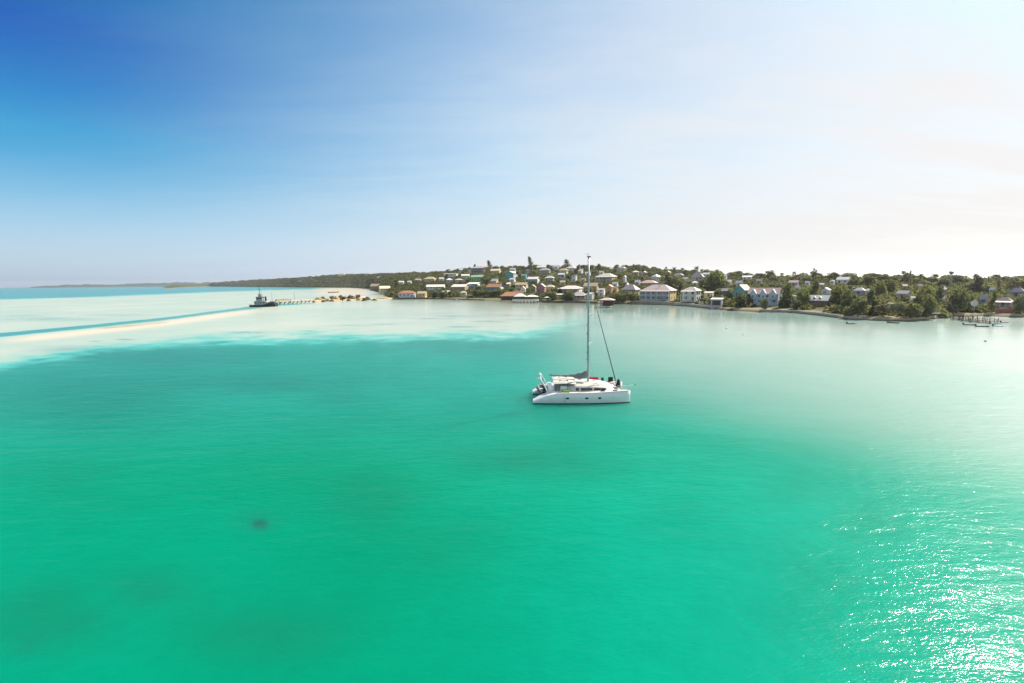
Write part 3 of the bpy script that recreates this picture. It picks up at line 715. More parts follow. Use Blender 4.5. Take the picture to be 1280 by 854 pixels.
    h(655, 348.4, 8, 2.4, 'gable', 2, 'grey', 'teal', 'small teal cottage', 'right of the teal gabled house', -18)
    h(769, 359.4, 9, 3, 'gable', 2.4, 'white', 'white', 'white garden cottage', 'between the large hipped house and the chapel', -16)
    h(908, 370.4, 13, 4, 'gable', 2.6, 'grey', 'darkgrey', 'dark grey shed house', 'in shade left of the aqua gable', -10)
    # the far headland
    h(427, 345.6, 10, 2.0, 'hip', 1.9, 'tan', 'cream', 'lone tan hilltop villa', 'crowning the distant green hill', -10, win=False)
    h(459, 345, 6, 1.5, 'flat', .5, 'white', 'white', 'remote white cabin', 'on the green hill beside the hilltop villa', -10, win=False)
    h(474, 347.4, 6, 1.4, 'flat', .4, 'white', 'white', 'isolated white cabin', 'lower on the distant green hill', -10, win=False)
    for i, (x, y, w, hh, dt) in enumerate([(274, 357.6, 9, 1.3, 'at the very tip of the headland'), (291, 357.3, 5, 1.5, 'down by the water of the headland'), (286, 355.5, 6, 1.0, 'above the tip of the headland'),
                                      (299, 354.2, 8, .9, 'on the low crest of the headland'), (308, 353.6, 4, .9, 'last along the low crest'), (362, 353.2, 4, 1.2, 'amid headland scrub, standing apart'),
                                      (376, 353.0, 6, 1.7, 'brightest above the headland cove'), (382, 352.6, 4, 1.2, 'next to the brightest one above the cove'), (349, 357.6, 5, 1.1, 'on the cove shore of the headland')]):
        h(x, y, w, hh, 'flat', .3, 'white', 'white', ['long white holiday home', 'white waterside house', 'small white house', 'long low white house', 'white bungalow', 'white house', 'white villa', 'white guest house', 'white boat store'][i], dt, -8, win=False)
town()

def infill():
    """the many small pale cottages between the larger houses"""
    g = random.Random(23); seen = set(); n = 0; tries = 0
    while n < 46 and tries < 4000:
        tries += 1
        px = g.uniform(555, 905) if n < 26 else g.uniform(905, 1275)
        ys, yr = float(SHORE_Y(px)), float(RIDGE_Y(px))
        py = yr + (ys - yr) * g.uniform(.08, .86)
        w = g.uniform(7, 12.5); hh = g.uniform(2.4, 3.6) * (1.0 if px < 905 else 1.25); rh = g.uniform(1.6, 2.8)
        if any(min(q['x1'], px + w / 2 + 1) > max(q['x0'], px - w / 2 - 1) and min(q['y1'], py + 1) > max(q['y0'], py - hh - rh - 1) for q in HOUSES):
            continue
        p = ground(px, py)
        if any((q['p'].xy - p.xy).length < q['rad'] + 8 for q in HOUSES):
            continue
        rf = g.choice(['hip', 'gable', 'gable', 'gablefront', 'shed']); rc = g.choice(['white', 'white', 'pale', 'pale', 'pinkgrey', 'grey', 'cream']); wc = g.choice(['white', 'white', 'cream', 'pink', 'grey', 'lavender', 'tan', 'yellow'])
        q = min(HOUSES, key=lambda q: (q['px'] - px) ** 2 + ((q['y1'] - py) * 1.6) ** 2)
        rel = 'uphill of' if py < q['y1'] - 5 else 'downhill of' if py > q['y1'] + 5 else 'beside'
        rn = {'hip': 'hipped', 'gable': 'gabled', 'gablefront': 'steep gabled', 'shed': 'lean-to'}[rf]
        rw = {'white': 'white', 'pale': 'pale', 'pinkgrey': 'pinkish', 'grey': 'grey', 'cream': 'cream'}[rc]
        short = f"small {wc} cottage with {rn} {rw} roof"
        full = f"{rel} the {q['short'] if len(q['short'].split()) < 6 else 'similar cottage'}"
        if short in seen:
            continue
        seen.add(short); n += 1
        house(px, py, w, hh, rf, rh, rc, wc, short, full, g.uniform(-32, 6), g.uniform(.6, .95))
infill()


# ------------------------------------------------------------------ trees
def leafmat(name, col, col2):
    m = bpy.data.materials.new(name); m.use_nodes = True
    t = NT(m.node_tree)
    pos = t.n('ShaderNodeNewGeometry').outputs['Position']
    n = t.noise(pos, .9, 4, .65); n2 = t.noise(pos, .12, 3, .6)
    c = t.mix(t.mapr(n, .3, .7), col, col2)
    c = t.mix(t.mapr(n2, .35, .75, 0, .5), c, (.10, .085, .03))
    d = t.n('ShaderNodeBsdfDiffuse', ins={'Color': c})
    tr = t.n('ShaderNodeBsdfTranslucent', ins={'Color': t.mix(.5, c, (.26, .28, .08))})
    g = t.n('ShaderNodeBsdfGlossy', ins={'Color': (1, 1, 1, 1), 'Roughness': .5})
    mx = t.n('ShaderNodeMixShader', ins={0: .5, 1: d.outputs[0], 2: tr.outputs[0]})
    mx2 = t.n('ShaderNodeMixShader', ins={0: .03, 1: mx.outputs[0], 2: g.outputs[0]})
    t.n('ShaderNodeOutputMaterial', ins={0: mx2.outputs[0]})
    return m
LEAF = {'dark green': leafmat('leaves_dark', (.045, .068, .03), (.085, .118, .045)), 'deep green': leafmat('leaves_deep', (.06, .09, .035), (.115, .15, .05)),
        'olive': leafmat('leaves_olive', (.09, .098, .035), (.175, .175, .062)), 'light green': leafmat('leaves_light', (.10, .135, .032), (.185, .22, .055)),
        'grey green': leafmat('leaves_grey', (.09, .105, .072), (.165, .175, .125)), 'brownish': leafmat('leaves_brown', (.12, .10, .065), (.21, .175, .115))}
M_BARK = pmat('bark', (.13, .10, .075), .95, var=.3, scale=3)

def leaf_quads(cent, size, g, flat=.5):
    """one small quad per centre, tumbled about"""
    n = len(cent)
    nrm = g.normal(size=(n, 3)); nrm[:, 2] += flat
    nrm /= np.linalg.norm(nrm, axis=1)[:, None]
    a = np.cross(nrm, g.normal(size=(n, 3))); a /= np.linalg.norm(a, axis=1)[:, None] + 1e-9
    b = np.cross(nrm, a)
    s = (size * g.uniform(.6, 1.25, n))[:, None]
    return np.stack([cent - a * s - b * s * .55, cent + a * s - b * s * .55, cent + a * s * .8 + b * s * .6, cent - a * s * .8 + b * s * .6], 1).reshape(-1, 3)

def crown_points(lobes, n, g):
    """points spread through the shells of several lobes (x,y,z,r,rz)"""
    L = np.array(lobes); wt = L[:, 3] ** 2; k = g.choice(len(L), n, p=wt / wt.sum())
    d = g.normal(size=(n, 3)); d[:, 2] += .25; d /= np.linalg.norm(d, axis=1)[:, None]
    rad = g.uniform(.35, 1.0, n) ** .4 * (1 + .16 * np.sin(d[:, 0] * 7 + k) * np.cos(d[:, 1] * 6 + k * 2))
    return L[k, :3] + d * rad[:, None] * np.stack([L[k, 3], L[k, 3], L[k, 4]], 1)

def make_kinds():
    kinds = {}
    g = np.random.default_rng(11)
    def finish(key, lobes, n, size, trunk_top, limbs):
        P = crown_points(lobes, n, g)
        V = leaf_quads(P, size, g)
        c = npmesh('crown', V, 4, np.arange(len(V)), LEAF['olive'])
        t = MB().tube([(0, 0, -1.2), (.05, .02, trunk_top * .5), (.12, -.05, trunk_top)], [.34, .24, .15], 7)
        for (x, y, z) in limbs:
            t.tube([(.05, 0, trunk_top * .6), (x * .5, y * .5, trunk_top + (z - trunk_top) * .4), (x, y, z)], [.15, .10, .04], 5)
        to = t.build('trunk', M_BARK)
        kinds.setdefault(key, []).append((c.data, to.data))
        bpy.data.objects.remove(c); bpy.data.objects.remove(to)
    for v in range(3):     # rounded crowns (nominal height 8, radius 4)
        lob = [(0, 0, 5.0, 2.6, 2.4)] + [(2.2 * math.cos(a + v), 2.2 * math.sin(a + v), 3.6 + g.uniform(-.9, .9), g.uniform(1.5, 2.1), g.uniform(1.3, 1.9)) for a in np.arange(0, 6.2, 1.05)] + [(1.6 * math.cos(a + v), 1.6 * math.sin(a + v), 1.9, 1.6, 1.3) for a in (0.3, 2.4, 4.5)]
        finish('rounded', lob, 1500, .34, 4.6, [(l[0], l[1], l[2]) for l in lob[1:]])
    for v in range(3):     # wide spreading crowns
        lob = [(g.uniform(-3.4, 3.4), g.uniform(-3.4, 3.4), g.uniform(3.4, 6.4), g.uniform(1.4, 2.1), g.uniform(.9, 1.5)) for _ in range(11)] + [(0, 0, 6.2, 2.2, 1.5)]
        finish('spreading', lob, 1400, .33, 4.4, [(l[0], l[1], l[2]) for l in lob[:-1]])
    for v in range(3):     # tall uneven crowns
        lob = [(g.uniform(-1.5, 1.5), g.uniform(-1.5, 1.5), 2.2 + k * 1.0, g.uniform(1.3, 2.1) * (1 - .05 * k), g.uniform(1.0, 1.5)) for k in range(7)]
        finish('tall', lob, 1400, .32, 6.5, [(l[0], l[1], l[2]) for l in lob])
    for v in range(3):     # low crowns down to the ground
        lob = [(g.uniform(-2.6, 2.6), g.uniform(-2.2, 2.2), g.uniform(1.0, 2.6), g.uniform(1.2, 2.0), g.uniform(1.1, 1.8)) for _ in range(9)]
        finish('bushy', lob, 1300, .32, 2.4, [(l[0], l[1], l[2]) for l in lob[:5]])
    for v in range(2):     # sparse crowns with bare limbs showing
        lob = [(g.uniform(-2.8, 2.8), g.uniform(-2.8, 2.8), g.uniform(3.6, 7.4), g.uniform(.7, 1.3), g.uniform(.5, 1.0)) for _ in range(12)]
        finish('sparse', lob, 700, .30, 4.0, [(l[0], l[1], l[2]) for l in lob])
    for v in range(3):     # casuarina: tall plume of drooping sprays, leaning with the wind
        V = []
        for k in range(60):
            z = 3 + 9.2 * (k / 60) ** .9; rr = 2.2 * (1 - (k / 60) ** 1.5) + .35; a = k * 2.4 + v
            tip = np.array([rr * math.cos(a) * g.uniform(.5, 1) - .16 * z, rr * math.sin(a) * g.uniform(.5, 1), z + g.uniform(.2, 1.6)])
            base = np.array([-.14 * z, 0, z - .4])
            q = base + (tip - base) * g.uniform(.25, 1, 16)[:, None] + g.normal(size=(16, 3)) * .22
            V.append(q)
        V = leaf_quads(np.vstack(V), .26, g, .1)
        c = npmesh('crown', V, 4, np.arange(len(V)), LEAF['grey green'])
        to = MB().tube([(0, 0, -1), (-.6, 0, 5), (-1.7, 0, 12)], [.3, .2, .05], 7).build('trunk', M_BARK)
        kinds.setdefault('casuarina', []).append((c.data, to.data))
        bpy.data.objects.remove(c); bpy.data.objects.remove(to)
    for v in range(3):     # palm: bare trunk, arching fronds with hanging leaflets
        b = MB(); top = Vector((.5, .1, 8.0))
        for k in range(16):
            a = k * 2.399 + v; lift = .9 - (k / 16) * 1.5; L = 3.0 * g.uniform(.85, 1.1); pr = top.copy(); d = Vector((math.cos(a), math.sin(a), lift)).normalized(); sd = Vector((-math.sin(a), math.cos(a), 0))
            for s_ in range(7):
                nx = pr + d * (L / 7); d = (d + Vector((0, 0, -.17))).normalized(); wv = .62 * math.sin(math.pi * (s_ + .8) / 8)
                for sg in (1, -1):
                    b.add([pr, nx, nx + sd * sg * wv + Vector((0, 0, -.32 * wv)) + d * .25, pr + sd * sg * wv + Vector((0, 0, -.32 * wv)) + d * .02], [(0, 1, 2, 3)])
                pr = nx
        c = b.build('crown', LEAF['deep green'])
        to = MB().tube([(0, 0, -1), (.12, 0, 2.5), (.3, .05, 5.5), (.5, .1, 8.05)], [.26, .18, .15, .13], 8).build('trunk', M_BARK)
        kinds.setdefault('palm', []).append((c.data, to.data))
        bpy.data.objects.remove(c); bpy.data.objects.remove(to)
    return kinds
KINDS = make_kinds()
TREES = []
USED = {}
GROUPS = {'palm': 'palms of the town', 'casuarina': 'casuarinas on the skyline', 'bushy': 'shrubs along the shore and gardens'}
def plant(kind, colr, p, height, radius, label=None, lean=None):
    cm, tm = random.choice(KINDS[kind])
    nm = {'palm': 'palm_tree', 'casuarina': 'casuarina_tree', 'bushy': 'shrub'}.get(kind, 'broadleaf_tree')
    root = empty(nm, p, random.uniform(0, 6.28) if kind not in ('casuarina',) else random.uniform(-.5, .5))
    nomh = {'casuarina': 13.5, 'bushy': 4.4, 'palm': 9.0}.get(kind, 8.0); nomr = {'casuarina': 2.6, 'palm': 3.0, 'spreading': 4.8, 'tall': 3.0}.get(kind, 4.0)
    sx, sz = radius / nomr, height / nomh
    for nm2, me, mat in (('trunk', tm, M_BARK), ('crown', cm, LEAF[colr])):
        o = bpy.data.objects.new(nm2, me); COL.objects.link(o); o.parent = root
        o.scale = (sx * random.uniform(.92, 1.08), sx * random.uniform(.92, 1.08), sz)
        o.material_slots[0].link = 'OBJECT'; o.material_slots[0].material = mat
    cat = {'palm': 'palm', 'bushy': 'shrub'}.get(kind, 'tree')
    tag(root, label, cat, GROUPS.get(kind, 'trees of the town'))
    x, y = proj(p)
    TREES.append(dict(o=root, kind=kind, col=colr, px=x, py=y, r=math.hypot(p[0], p[1]), h=height, lab=label, p=Vector(p)))
    return root

def px_tree(px, py, hpx, wpx, kind, colr, label=None):
    g = ground(px, py); r = math.hypot(g.x, g.y); ca = g.y / r
    return plant(kind, colr, g, hpx * r * ca / F, wpx / 2 * r * ca * ca / F, label)

def forest():
    # the trees that the photograph singles out
    for a in [(614, 340, 15, 10, 'casuarina', 'grey green', 'wind bent casuarina on the skyline behind the pink roofed ridge house'),
              (665, 339, 19, 9, 'casuarina', 'dark green', 'tallest dark casuarina standing clear above the ridge'),
              (711, 338, 14, 12, 'casuarina', 'grey green', 'dishevelled grey casuarina above the pale hipped ridge house'),
              (698, 346, 9, 5, 'palm', 'grey green', None), (654, 338, 6, 7, 'rounded', 'dark green', None),
              (842, 348, 14, 7, 'palm', 'dark green', None), (853, 347, 12, 7, 'palm', 'dark green', None), (870, 349, 16, 8, 'palm', 'deep green', None), (921, 352, 13, 6, 'palm', 'dark green', None),
              (964, 359, 20, 10, 'palm', 'dark green', None), (1016, 358, 22, 9, 'sparse', 'brownish', 'bare pale tree poking through the ridge canopy'),
              (1107, 362, 20, 6, 'palm', 'brownish', None), (1132, 362, 24, 14, 'sparse', 'grey green', None), (1138, 360, 22, 8, 'casuarina', 'brownish', None), (1149, 361, 19, 9, 'palm', 'deep green', None),
              (1246, 368, 20, 9, 'sparse', 'brownish', None), (1264, 371, 22, 22, 'sparse', 'brownish', None), (587, 339.5, 6, 5, 'rounded', 'dark green', None), (593, 338.6, 7, 5, 'tall', 'dark green', None), (581, 341, 6.5, 5, 'rounded', 'deep green', None),
              (480, 374, 10.5, 19, 'bushy', 'dark green', None), (491, 371, 6, 9, 'bushy', 'olive', None), (545, 371.6, 9, 16, 'bushy', 'dark green', None), (556, 371.8, 9, 15, 'bushy', 'dark green', None), (566, 370, 7, 12, 'bushy', 'dark green', None),
              (598, 370.8, 9, 14, 'bushy', 'dark green', None), (606, 371, 9, 11, 'bushy', 'deep green', None), (614, 371, 10, 12, 'bushy', 'olive', None), (624, 367, 8, 11, 'rounded', 'deep green', None),
              (690, 375.4, 12, 17, 'bushy', 'dark green', None), (700, 370, 10, 9, 'rounded', 'dark green', None), (711, 376, 14, 17, 'rounded', 'dark green', None), (736, 372, 13, 15, 'bushy', 'olive', None),
              (774, 378.4, 12, 15, 'bushy', 'olive', None), (782, 379.4, 14, 14, 'bushy', 'olive', None), (793, 379.4, 13, 14, 'bushy', 'deep green', None), (768, 378, 11, 10, 'bushy', 'olive', None),
              (850, 369, 16, 14, 'tall', 'brownish', None), (846, 361, 17, 22, 'spreading', 'light green', None), (836, 360, 16, 16, 'tall', 'deep green', None),
              (894, 366, 30, 30, 'rounded', 'light green', None), (882, 365, 20, 22, 'rounded', 'olive', None), (912, 377, 17, 13, 'rounded', 'dark green', None), (926, 384, 20, 18, 'rounded', 'dark green', None), (936, 382, 16, 12, 'rounded', 'deep green', None),
              (888, 382, 10, 12, 'bushy', 'olive', None), (880, 378.6, 7, 10, 'bushy', 'light green', None), (904, 382, 12, 8, 'bushy', 'deep green', None),
              (956, 388, 14, 12, 'bushy', 'dark green', None), (977, 384.6, 14, 14, 'bushy', 'dark green', None), (984, 384.4, 26, 17, 'tall', 'deep green', None), (996, 387, 12, 10, 'bushy', 'deep green', None),
              (1004, 384, 26, 20, 'rounded', 'light green', None), (1016, 377, 22, 18, 'tall', 'olive', None), (1046, 382, 26, 18, 'rounded', 'olive', None), (1058, 389, 30, 20, 'rounded', 'deep green', None),
              (1064, 383, 22, 20, 'tall', 'grey green', None), (1072, 395, 26, 24, 'rounded', 'deep green', None), (1090, 394, 28, 20, 'tall', 'dark green', None), (1058, 398, 12, 18, 'bushy', 'olive', None),
              (1104, 396, 16, 24, 'spreading', 'brownish', None), (1122, 397, 20, 22, 'spreading', 'grey green', None), (1140, 399, 20, 28, 'rounded', 'olive', None), (1158, 398, 30, 28, 'rounded', 'olive', None),
              (1170, 393, 30, 22, 'tall', 'deep green', None), (1155, 392, 38, 34, 'rounded', 'olive', None), (1196, 391, 34, 30, 'rounded', 'dark green', None), (1210, 388.5, 26, 20, 'rounded', 'deep green', None), (1188, 392, 14, 16, 'bushy', 'brownish', None),
              (1239, 391, 24, 12, 'tall', 'light green', None), (1274, 392, 26, 22, 'rounded', 'grey green', None), (1100, 371, 22, 18, 'rounded', 'light green', None), (1084, 364, 20, 24, 'spreading', 'olive', None), (1110, 366, 18, 22, 'rounded', 'dark green', None),
              (1068, 362, 18, 22, 'rounded', 'deep green', None)]:
        px_tree(*a)
    # the rest fills the slopes
    tries = 0
    cells = {}
    kinds = ['rounded'] * 6 + ['spreading'] * 4 + ['tall'] * 4 + ['sparse'] * 2 + ['palm'] * 2
    cols_l = ['dark green', 'deep green', 'deep green', 'olive', 'olive', 'light green', 'grey green']
    cols_r = ['deep green', 'olive', 'olive', 'grey green', 'grey green', 'brownish', 'light green', 'dark green']
    while len(TREES) < 352 and tries < 30000:
        tries += 1
        px = random.uniform(478, 1340) if random.random() < .55 else random.uniform(560, 930)
        az = float(np.interp(px, _cols, _az)); ds = float(np.interp(az, _az, _sd)); dr = float(np.interp(az, _az, _rd))
        tt = random.random() ** 1.15 if random.random() < .72 else random.uniform(.93, 1.04)
        r = ds + 9 + (dr - ds - 6) * tt
        p = Vector((r * math.sin(az), r * math.cos(az), 0)); p.z = float(terr(p.x, p.y))
        k = random.choice(kinds)
        if tt > .9 and k in ('tall', 'sparse'): k = 'spreading'
        px0, py0 = proj(p)
        sc_ = np.interp(px, [480, 620, 760, 1000, 1300], [.72, .80, .85, .95, 1.0])
        hgt = random.uniform(6.0, 9.5) * sc_ * (1.12 if k == 'tall' else .9); rad = random.uniform(4.2, 7.6) * sc_ * (.75 if k == 'tall' else 1.0)
        if k == 'palm': rad *= .55; hgt *= 1.15
        hp = hgt * F / (r * math.cos(az)); wp = 2 * rad * F / (r * math.cos(az) ** 2)
        ok = True; hit = []
        for q in HOUSES:
            if (q['p'].xy - p.xy).length < q['rad'] + rad * .45:
                ok = False; break
            if r < q['r']:
                ox = min(q['x1'], px0 + wp * .45) - max(q['x0'], px0 - wp * .45); oy = min(q['y1'], py0) - max(q['y0'], py0 - hp)
                if ox > 0 and oy > 0:
                    ar = ox * oy / ((q['x1'] - q['x0']) * (q['y1'] - q['y0']))
                    if ar + q.get('cov', 0) > q['keep'] * (1.3 if px < 880 else .65):
                        ok = False; break
                    hit.append((q, ar))
        if not ok or any((q['p'].xy - p.xy).length < rad * .8 for q in TREES):
            continue
        for q, ar in hit: q['cov'] = q.get('cov', 0) + ar
        plant(k, random.choice(cols_l if px < 800 else cols_r), p, hgt, rad)
forest()

def name_trees():
    """say of each tree how it looks and which house it stands by"""
    seen = set(t['lab'] for t in TREES if t['lab'])
    look = {'rounded': ['round crowned', 'domed', 'full crowned'], 'spreading': ['spreading', 'wide crowned', 'flat topped'], 'tall': ['tall uneven', 'upright', 'ragged tall'], 'bushy': ['bushy', 'low dense', 'rounded'],
            'sparse': ['sparse', 'thin crowned', 'open crowned'], 'casuarina': ['feathery'], 'palm': ['coconut', 'slender', 'leaning']}
    for t in TREES:
        if t['lab']:
            continue
        noun = {'palm': 'palm', 'bushy': 'shrub', 'casuarina': 'casuarina'}.get(t['kind'], 'tree')
        nb = sorted(HOUSES, key=lambda q: ((q['px'] - t['px']) ** 2 + ((q['y1'] - t['py']) * 1.6) ** 2))[:5]
        done = False
        opts = []
        for q in nb[:4]:
            dx = t['px'] - q['px']; hw = (q['x1'] - q['x0']) / 2
            if t['r'] < q['r'] - 4 and abs(dx) < hw: rel = 'in front of'
            elif t['r'] > q['r'] + 4 and abs(dx) < hw: rel = 'rising behind'
            elif t['py'] < q['y1'] - 4: rel = 'uphill of'
            elif t['py'] > q['y1'] + 3: rel = 'downhill of'
            else: rel = 'beside'
            opts.append((rel, q['short']))
        cand = []
        for lk in look[t['kind']]:
            cand += [f"{lk} {t['col']} {noun} {rel} the {s}" for rel, s in opts[:2]]
        for lk in look[t['kind']]:
            cand += [f"{lk} {t['col']} {noun} {opts[0][0]} the {opts[0][1]}, near the {s}" for _, s in opts[1:]]
        for c in cand:
            if c not in seen and len(c.replace('-', ' ').split()) <= 16:
                seen.add(c); t['o']['label'] = c; done = True; break
        if not done:
            t['o']['label'] = cand[-1]
name_trees()

def undergrowth():
    """scrub that covers the slopes between the trees, and the wooded far hills"""
    g = np.random.default_rng(5)
    n = 6400
    px = np.concatenate([g.uniform(470, 1420, n), g.uniform(262, 575, 2600)])
    far = np.concatenate([np.zeros(n, bool), np.ones(2600, bool)])
    az = np.interp(px, _cols, _az); ds = np.interp(az, _az, _sd); dr = np.interp(az, _az, _rd)
    tt = np.where(far, g.uniform(0.02, 1.03, len(px)) ** 1.3, g.uniform(0.0, 1.08, len(px)) ** 1.1)
    r = ds + np.where(far & (px < 470), 2, 9) + (dr - ds - 4) * tt
    X = r * np.sin(az); Y = r * np.cos(az); Z = terr(X, Y)
    keep = np.ones(len(px), bool)
    hp = np.array([[q['p'].x, q['p'].y, q['rad']] for q in HOUSES])
    for hx, hy, hr in hp:
        keep &= np.hypot(X - hx, Y - hy) > hr * 1.05 + 2.0
        # leave the sight of each house open on its seaward side
        dd = math.hypot(hx, hy); ux, uy = hx / dd, hy / dd
        s = X * ux + Y * uy; lat = np.abs(-X * uy + Y * ux)
        keep &= ~((s < dd) & (s > dd - np.where(px < 880, 15, 26)) & (lat < hr * .9))
    X, Y, Z, r, px, far, tt = X[keep], Y[keep], Z[keep], r[keep], px[keep], far[keep], tt[keep]
    allv = []
    for m, nq in ((far, 46), (~far, 40)):
        x, y, z, rr = X[m], Y[m], Z[m], r[m]
        R_ = np.where(rr > 900, rr * .0042, g.uniform(2.0, 4.4, len(x))); Hh = np.where(rr > 900, rr * .0024 * g.uniform(.5, 1.3, len(x)), g.uniform(.8, 3.2, len(x)) + 2.6 * np.clip((tt[m] - .8) / .2, 0, 1))
        k = np.repeat(np.arange(len(x)), nq)
        d = g.normal(size=(len(k), 3)); d[:, 2] = np.abs(d[:, 2]); d /= np.linalg.norm(d, axis=1)[:, None]
        P = np.stack([x[k] + d[:, 0] * R_[k], y[k] + d[:, 1] * R_[k], z[k] - .3 + d[:, 2] * Hh[k] * g.uniform(.6, 1.1, len(k))], 1)
        allv.append((P, np.maximum(.30, R_[k] * .26)))
    P = np.vstack([a for a, _ in allv]); S = np.concatenate([b for _, b in allv])
    V = leaf_quads(P, S, g)
    mat = bpy.data.materials.new('scrub_leaves'); mat.use_nodes = True
    t = NT(mat.node_tree)
    pos = t.n('ShaderNodeNewGeometry').outputs['Position']
    n1 = t.noise(pos, .022, 5, .65); n2 = t.noise(pos, .6, 4, .6)
    c = t.ramp(n1, [(.34, (.05, .068, .024)), (.47, (.085, .10, .03)), (.58, (.13, .13, .04)), (.7, (.18, .15, .07))])
    c = t.mix(t.math('MULTIPLY', n2, .5), c, (.03, .045, .015))
    d = t.n('ShaderNodeBsdfDiffuse', ins={'Color': c}); tr = t.n('ShaderNodeBsdfTranslucent', ins={'Color': t.mix(.5, c, (.20, .20, .09))})
    mx = t.n('ShaderNodeMixShader', ins={0: .5, 1: d.outputs[0], 2: tr.outputs[0]})
    t.n('ShaderNodeOutputMaterial', ins={0: mx.outputs[0]})
    o = npmesh('undergrowth', V, 4, np.arange(len(V)), mat)
    tag(o, 'low green and olive scrub covering the slopes between the houses', 'scrub', kind='stuff')
undergrowth()

# ------------------------------------------------------------------ spit, jetty, sea walls, piers
def coastal():
    # low spit of dredged sand running out to the jetty
    pts = [(386, 377.6), (400, 377.2), (420, 376.5), (445, 375.6), (470, 375.0), (488, 374.4), (498, 373.4)]
    P = [sea(*p) for p in pts]
    n = 60; V = []; m = 13
    for i in range(n):
        f_ = i / (n - 1) * (len(P) - 1); k = min(int(f_), len(P) - 2); p = P[k].lerp(P[k + 1], f_ - k)
        d = (P[k + 1] - P[k]).normalized(); back = Vector((-d.y, d.x, 0))
        wid = 16 + 22 * min(1, i / 40)
        for j in range(m):
            u = j / (m - 1)
            q = p + back * wid * u
            z = -.6 + 2.0 * math.sin(math.pi * min(1, u * 1.0)) ** .6 * min(1, i / 4 + .35) + .35 * float(vnoise(q.x, q.y, 5, 4)) * math.sin(math.pi * u)
            V.append((q.x, q.y, z))
    idx = [(i * m + j, i * m + j + 1, (i + 1) * m + j + 1, (i + 1) * m + j) for i in range(n - 1) for j in range(m - 1)]
    mat = pmat('spit_sand', (.46, .33, .17), .95, var=.35, scale=.25, dirt=(.22, .14, .07), bump=.3)
    o = npmesh('sand_spit', np.array(V), 4, np.array(idx).ravel(), mat); o.data.shade_smooth()
    tag(o, kind='structure')
    sandp = pmat('piled_sand', (.50, .33, .13), .95, var=.3, scale=.5, dirt=(.30, .17, .07), bump=.4)
    rub = pmat('rubble', (.21, .16, .10), .95, var=.55, scale=1.2, dirt=(.05, .04, .03), bump=.6)
    for i, (x, y, w, h, mt, lb) in enumerate([(398, 375.6, 16, 4.6, sandp, 'long orange sand heap beside the landward end of the jetty'), (410, 376, 12, 3.2, sandp, 'flat yellow sand heap lowest on the spit'), (420, 374.6, 14, 5.4, sandp, 'tall tan sand heap with scrub on the spit'),
                                   (431, 374.6, 12, 5, rub, 'brown rubble heap dumped in the middle of the spit'), (441, 374.4, 12, 6, rub, 'high dark rubble heap beside the whitewashed hut'), (449, 374.8, 9, 4, sandp, 'small sand heap in front of the whitewashed hut'),
                                   (459, 374.4, 10, 4.4, rub, 'rubble heap of pale blocks between the two huts'), (426, 372.6, 10, 5, rub, 'brushwood covered heap behind the tall tan sand heap'),
                                   (404, 376.8, 6, 2.6, rub, 'small stone heap at the water below the orange sand heap'), (415, 376.2, 7, 2.8, rub, 'low stone heap in front of the tall tan sand heap'), (436, 375.6, 7, 3, rub, 'dark stone heap at the water between brown and dark rubble'),
                                   (455, 375.4, 8, 2.6, rub, 'stone heap at the water below the whitewashed hut'), (468, 375.0, 9, 2.2, rub, 'line of shore stones below the low cream boat shed'), (392, 377.4, 5, 2.2, rub, 'stone heap where the jetty meets the sand')]):
        g = sea(x, y, .6); r = g.y; W = w * r / F; H = h * r / F * .72
        b = MB(); rings = []
        nn = 14
        for k in range(7):
            t_ = k / 6; rr = (1 - t_) ** .8
            rings.append([(math.cos(a) * W / 2 * rr * (1 + .22 * math.sin(3 * a + i + k * .5)), math.sin(a) * W * .3 * rr * (1 + .2 * math.cos(2 * a + i)), -1.2 + (H + 1.2) * (1 - (1 - t_) ** 1.5) + .25 * math.sin(a * 5 + k + i)) for a in [2 * math.pi * q / nn for q in range(nn)]])
        jit = np.random.default_rng(40 + i)
        rings = [[(x_ + jit.normal() * W * .022, y_ + jit.normal() * W * .02, z_ + jit.normal() * H * .07) for x_, y_, z_ in q] for q in rings]
        b.loft(rings)
        o = b.build('sand_heap' if mt is sandp else 'rubble_heap', mt, smooth=mt is sandp)
        o.location = g
        tag(o, lb, 'heap')
    for i, (x, y, h, w, c) in enumerate([(404, 374.6, 4, 7, 'olive'), (428, 375.2, 4.5, 8, 'deep green'), (437, 373.6, 5, 8, 'brownish'), (447, 373.2, 5, 7, 'olive'), (415, 373.6, 4, 6, 'brownish'), (455, 375.2, 3.4, 6, 'olive')]):
        g = sea(x, y, .8); plant('bushy', c, g, h * g.y / F, w / 2 * g.y / F, ['shrub on the sand heap nearest the jetty', 'green shrub clinging to the spit below the brown rubble', 'brown shrub on the crest of the spit', 'olive shrub beside the whitewashed hut on the spit', 'dry shrub behind the flat yellow sand heap', 'small shrub at the water below the two huts'][i])
    # concrete jetty on piles
    a = sea(345, 380.8); b_ = sea(390, 378.2)
    d = (b_ - a); L = d.length; rz = math.atan2(d.y, d.x)
    j = tag(empty('concrete_jetty', a, rz), 'pale concrete jetty on stubby piles joining the tug to the sand spit', 'jetty')
    MB().box(0, L, 0, 7, 2.0, 2.75).build('deck', M_CONC, j, bevel=.05)
    MB().box(0, L, -.12, .0, 1.9, 2.95).build('kerb', M_CONC, j)
    for k in range(9):
        x = 1.6 + k * (L - 3) / 8
        MB().box(x - .75, x + .75, .5, 1.7, -2, 1.98).build('pile', M_CONC, j)
    for k in range(3):
        MB().tube([(3 + k * L * .3, -.3, .3), (3 + k * L * .3, -.3, 2.6)], .28, 8).build('fender', M_DWOOD, j)
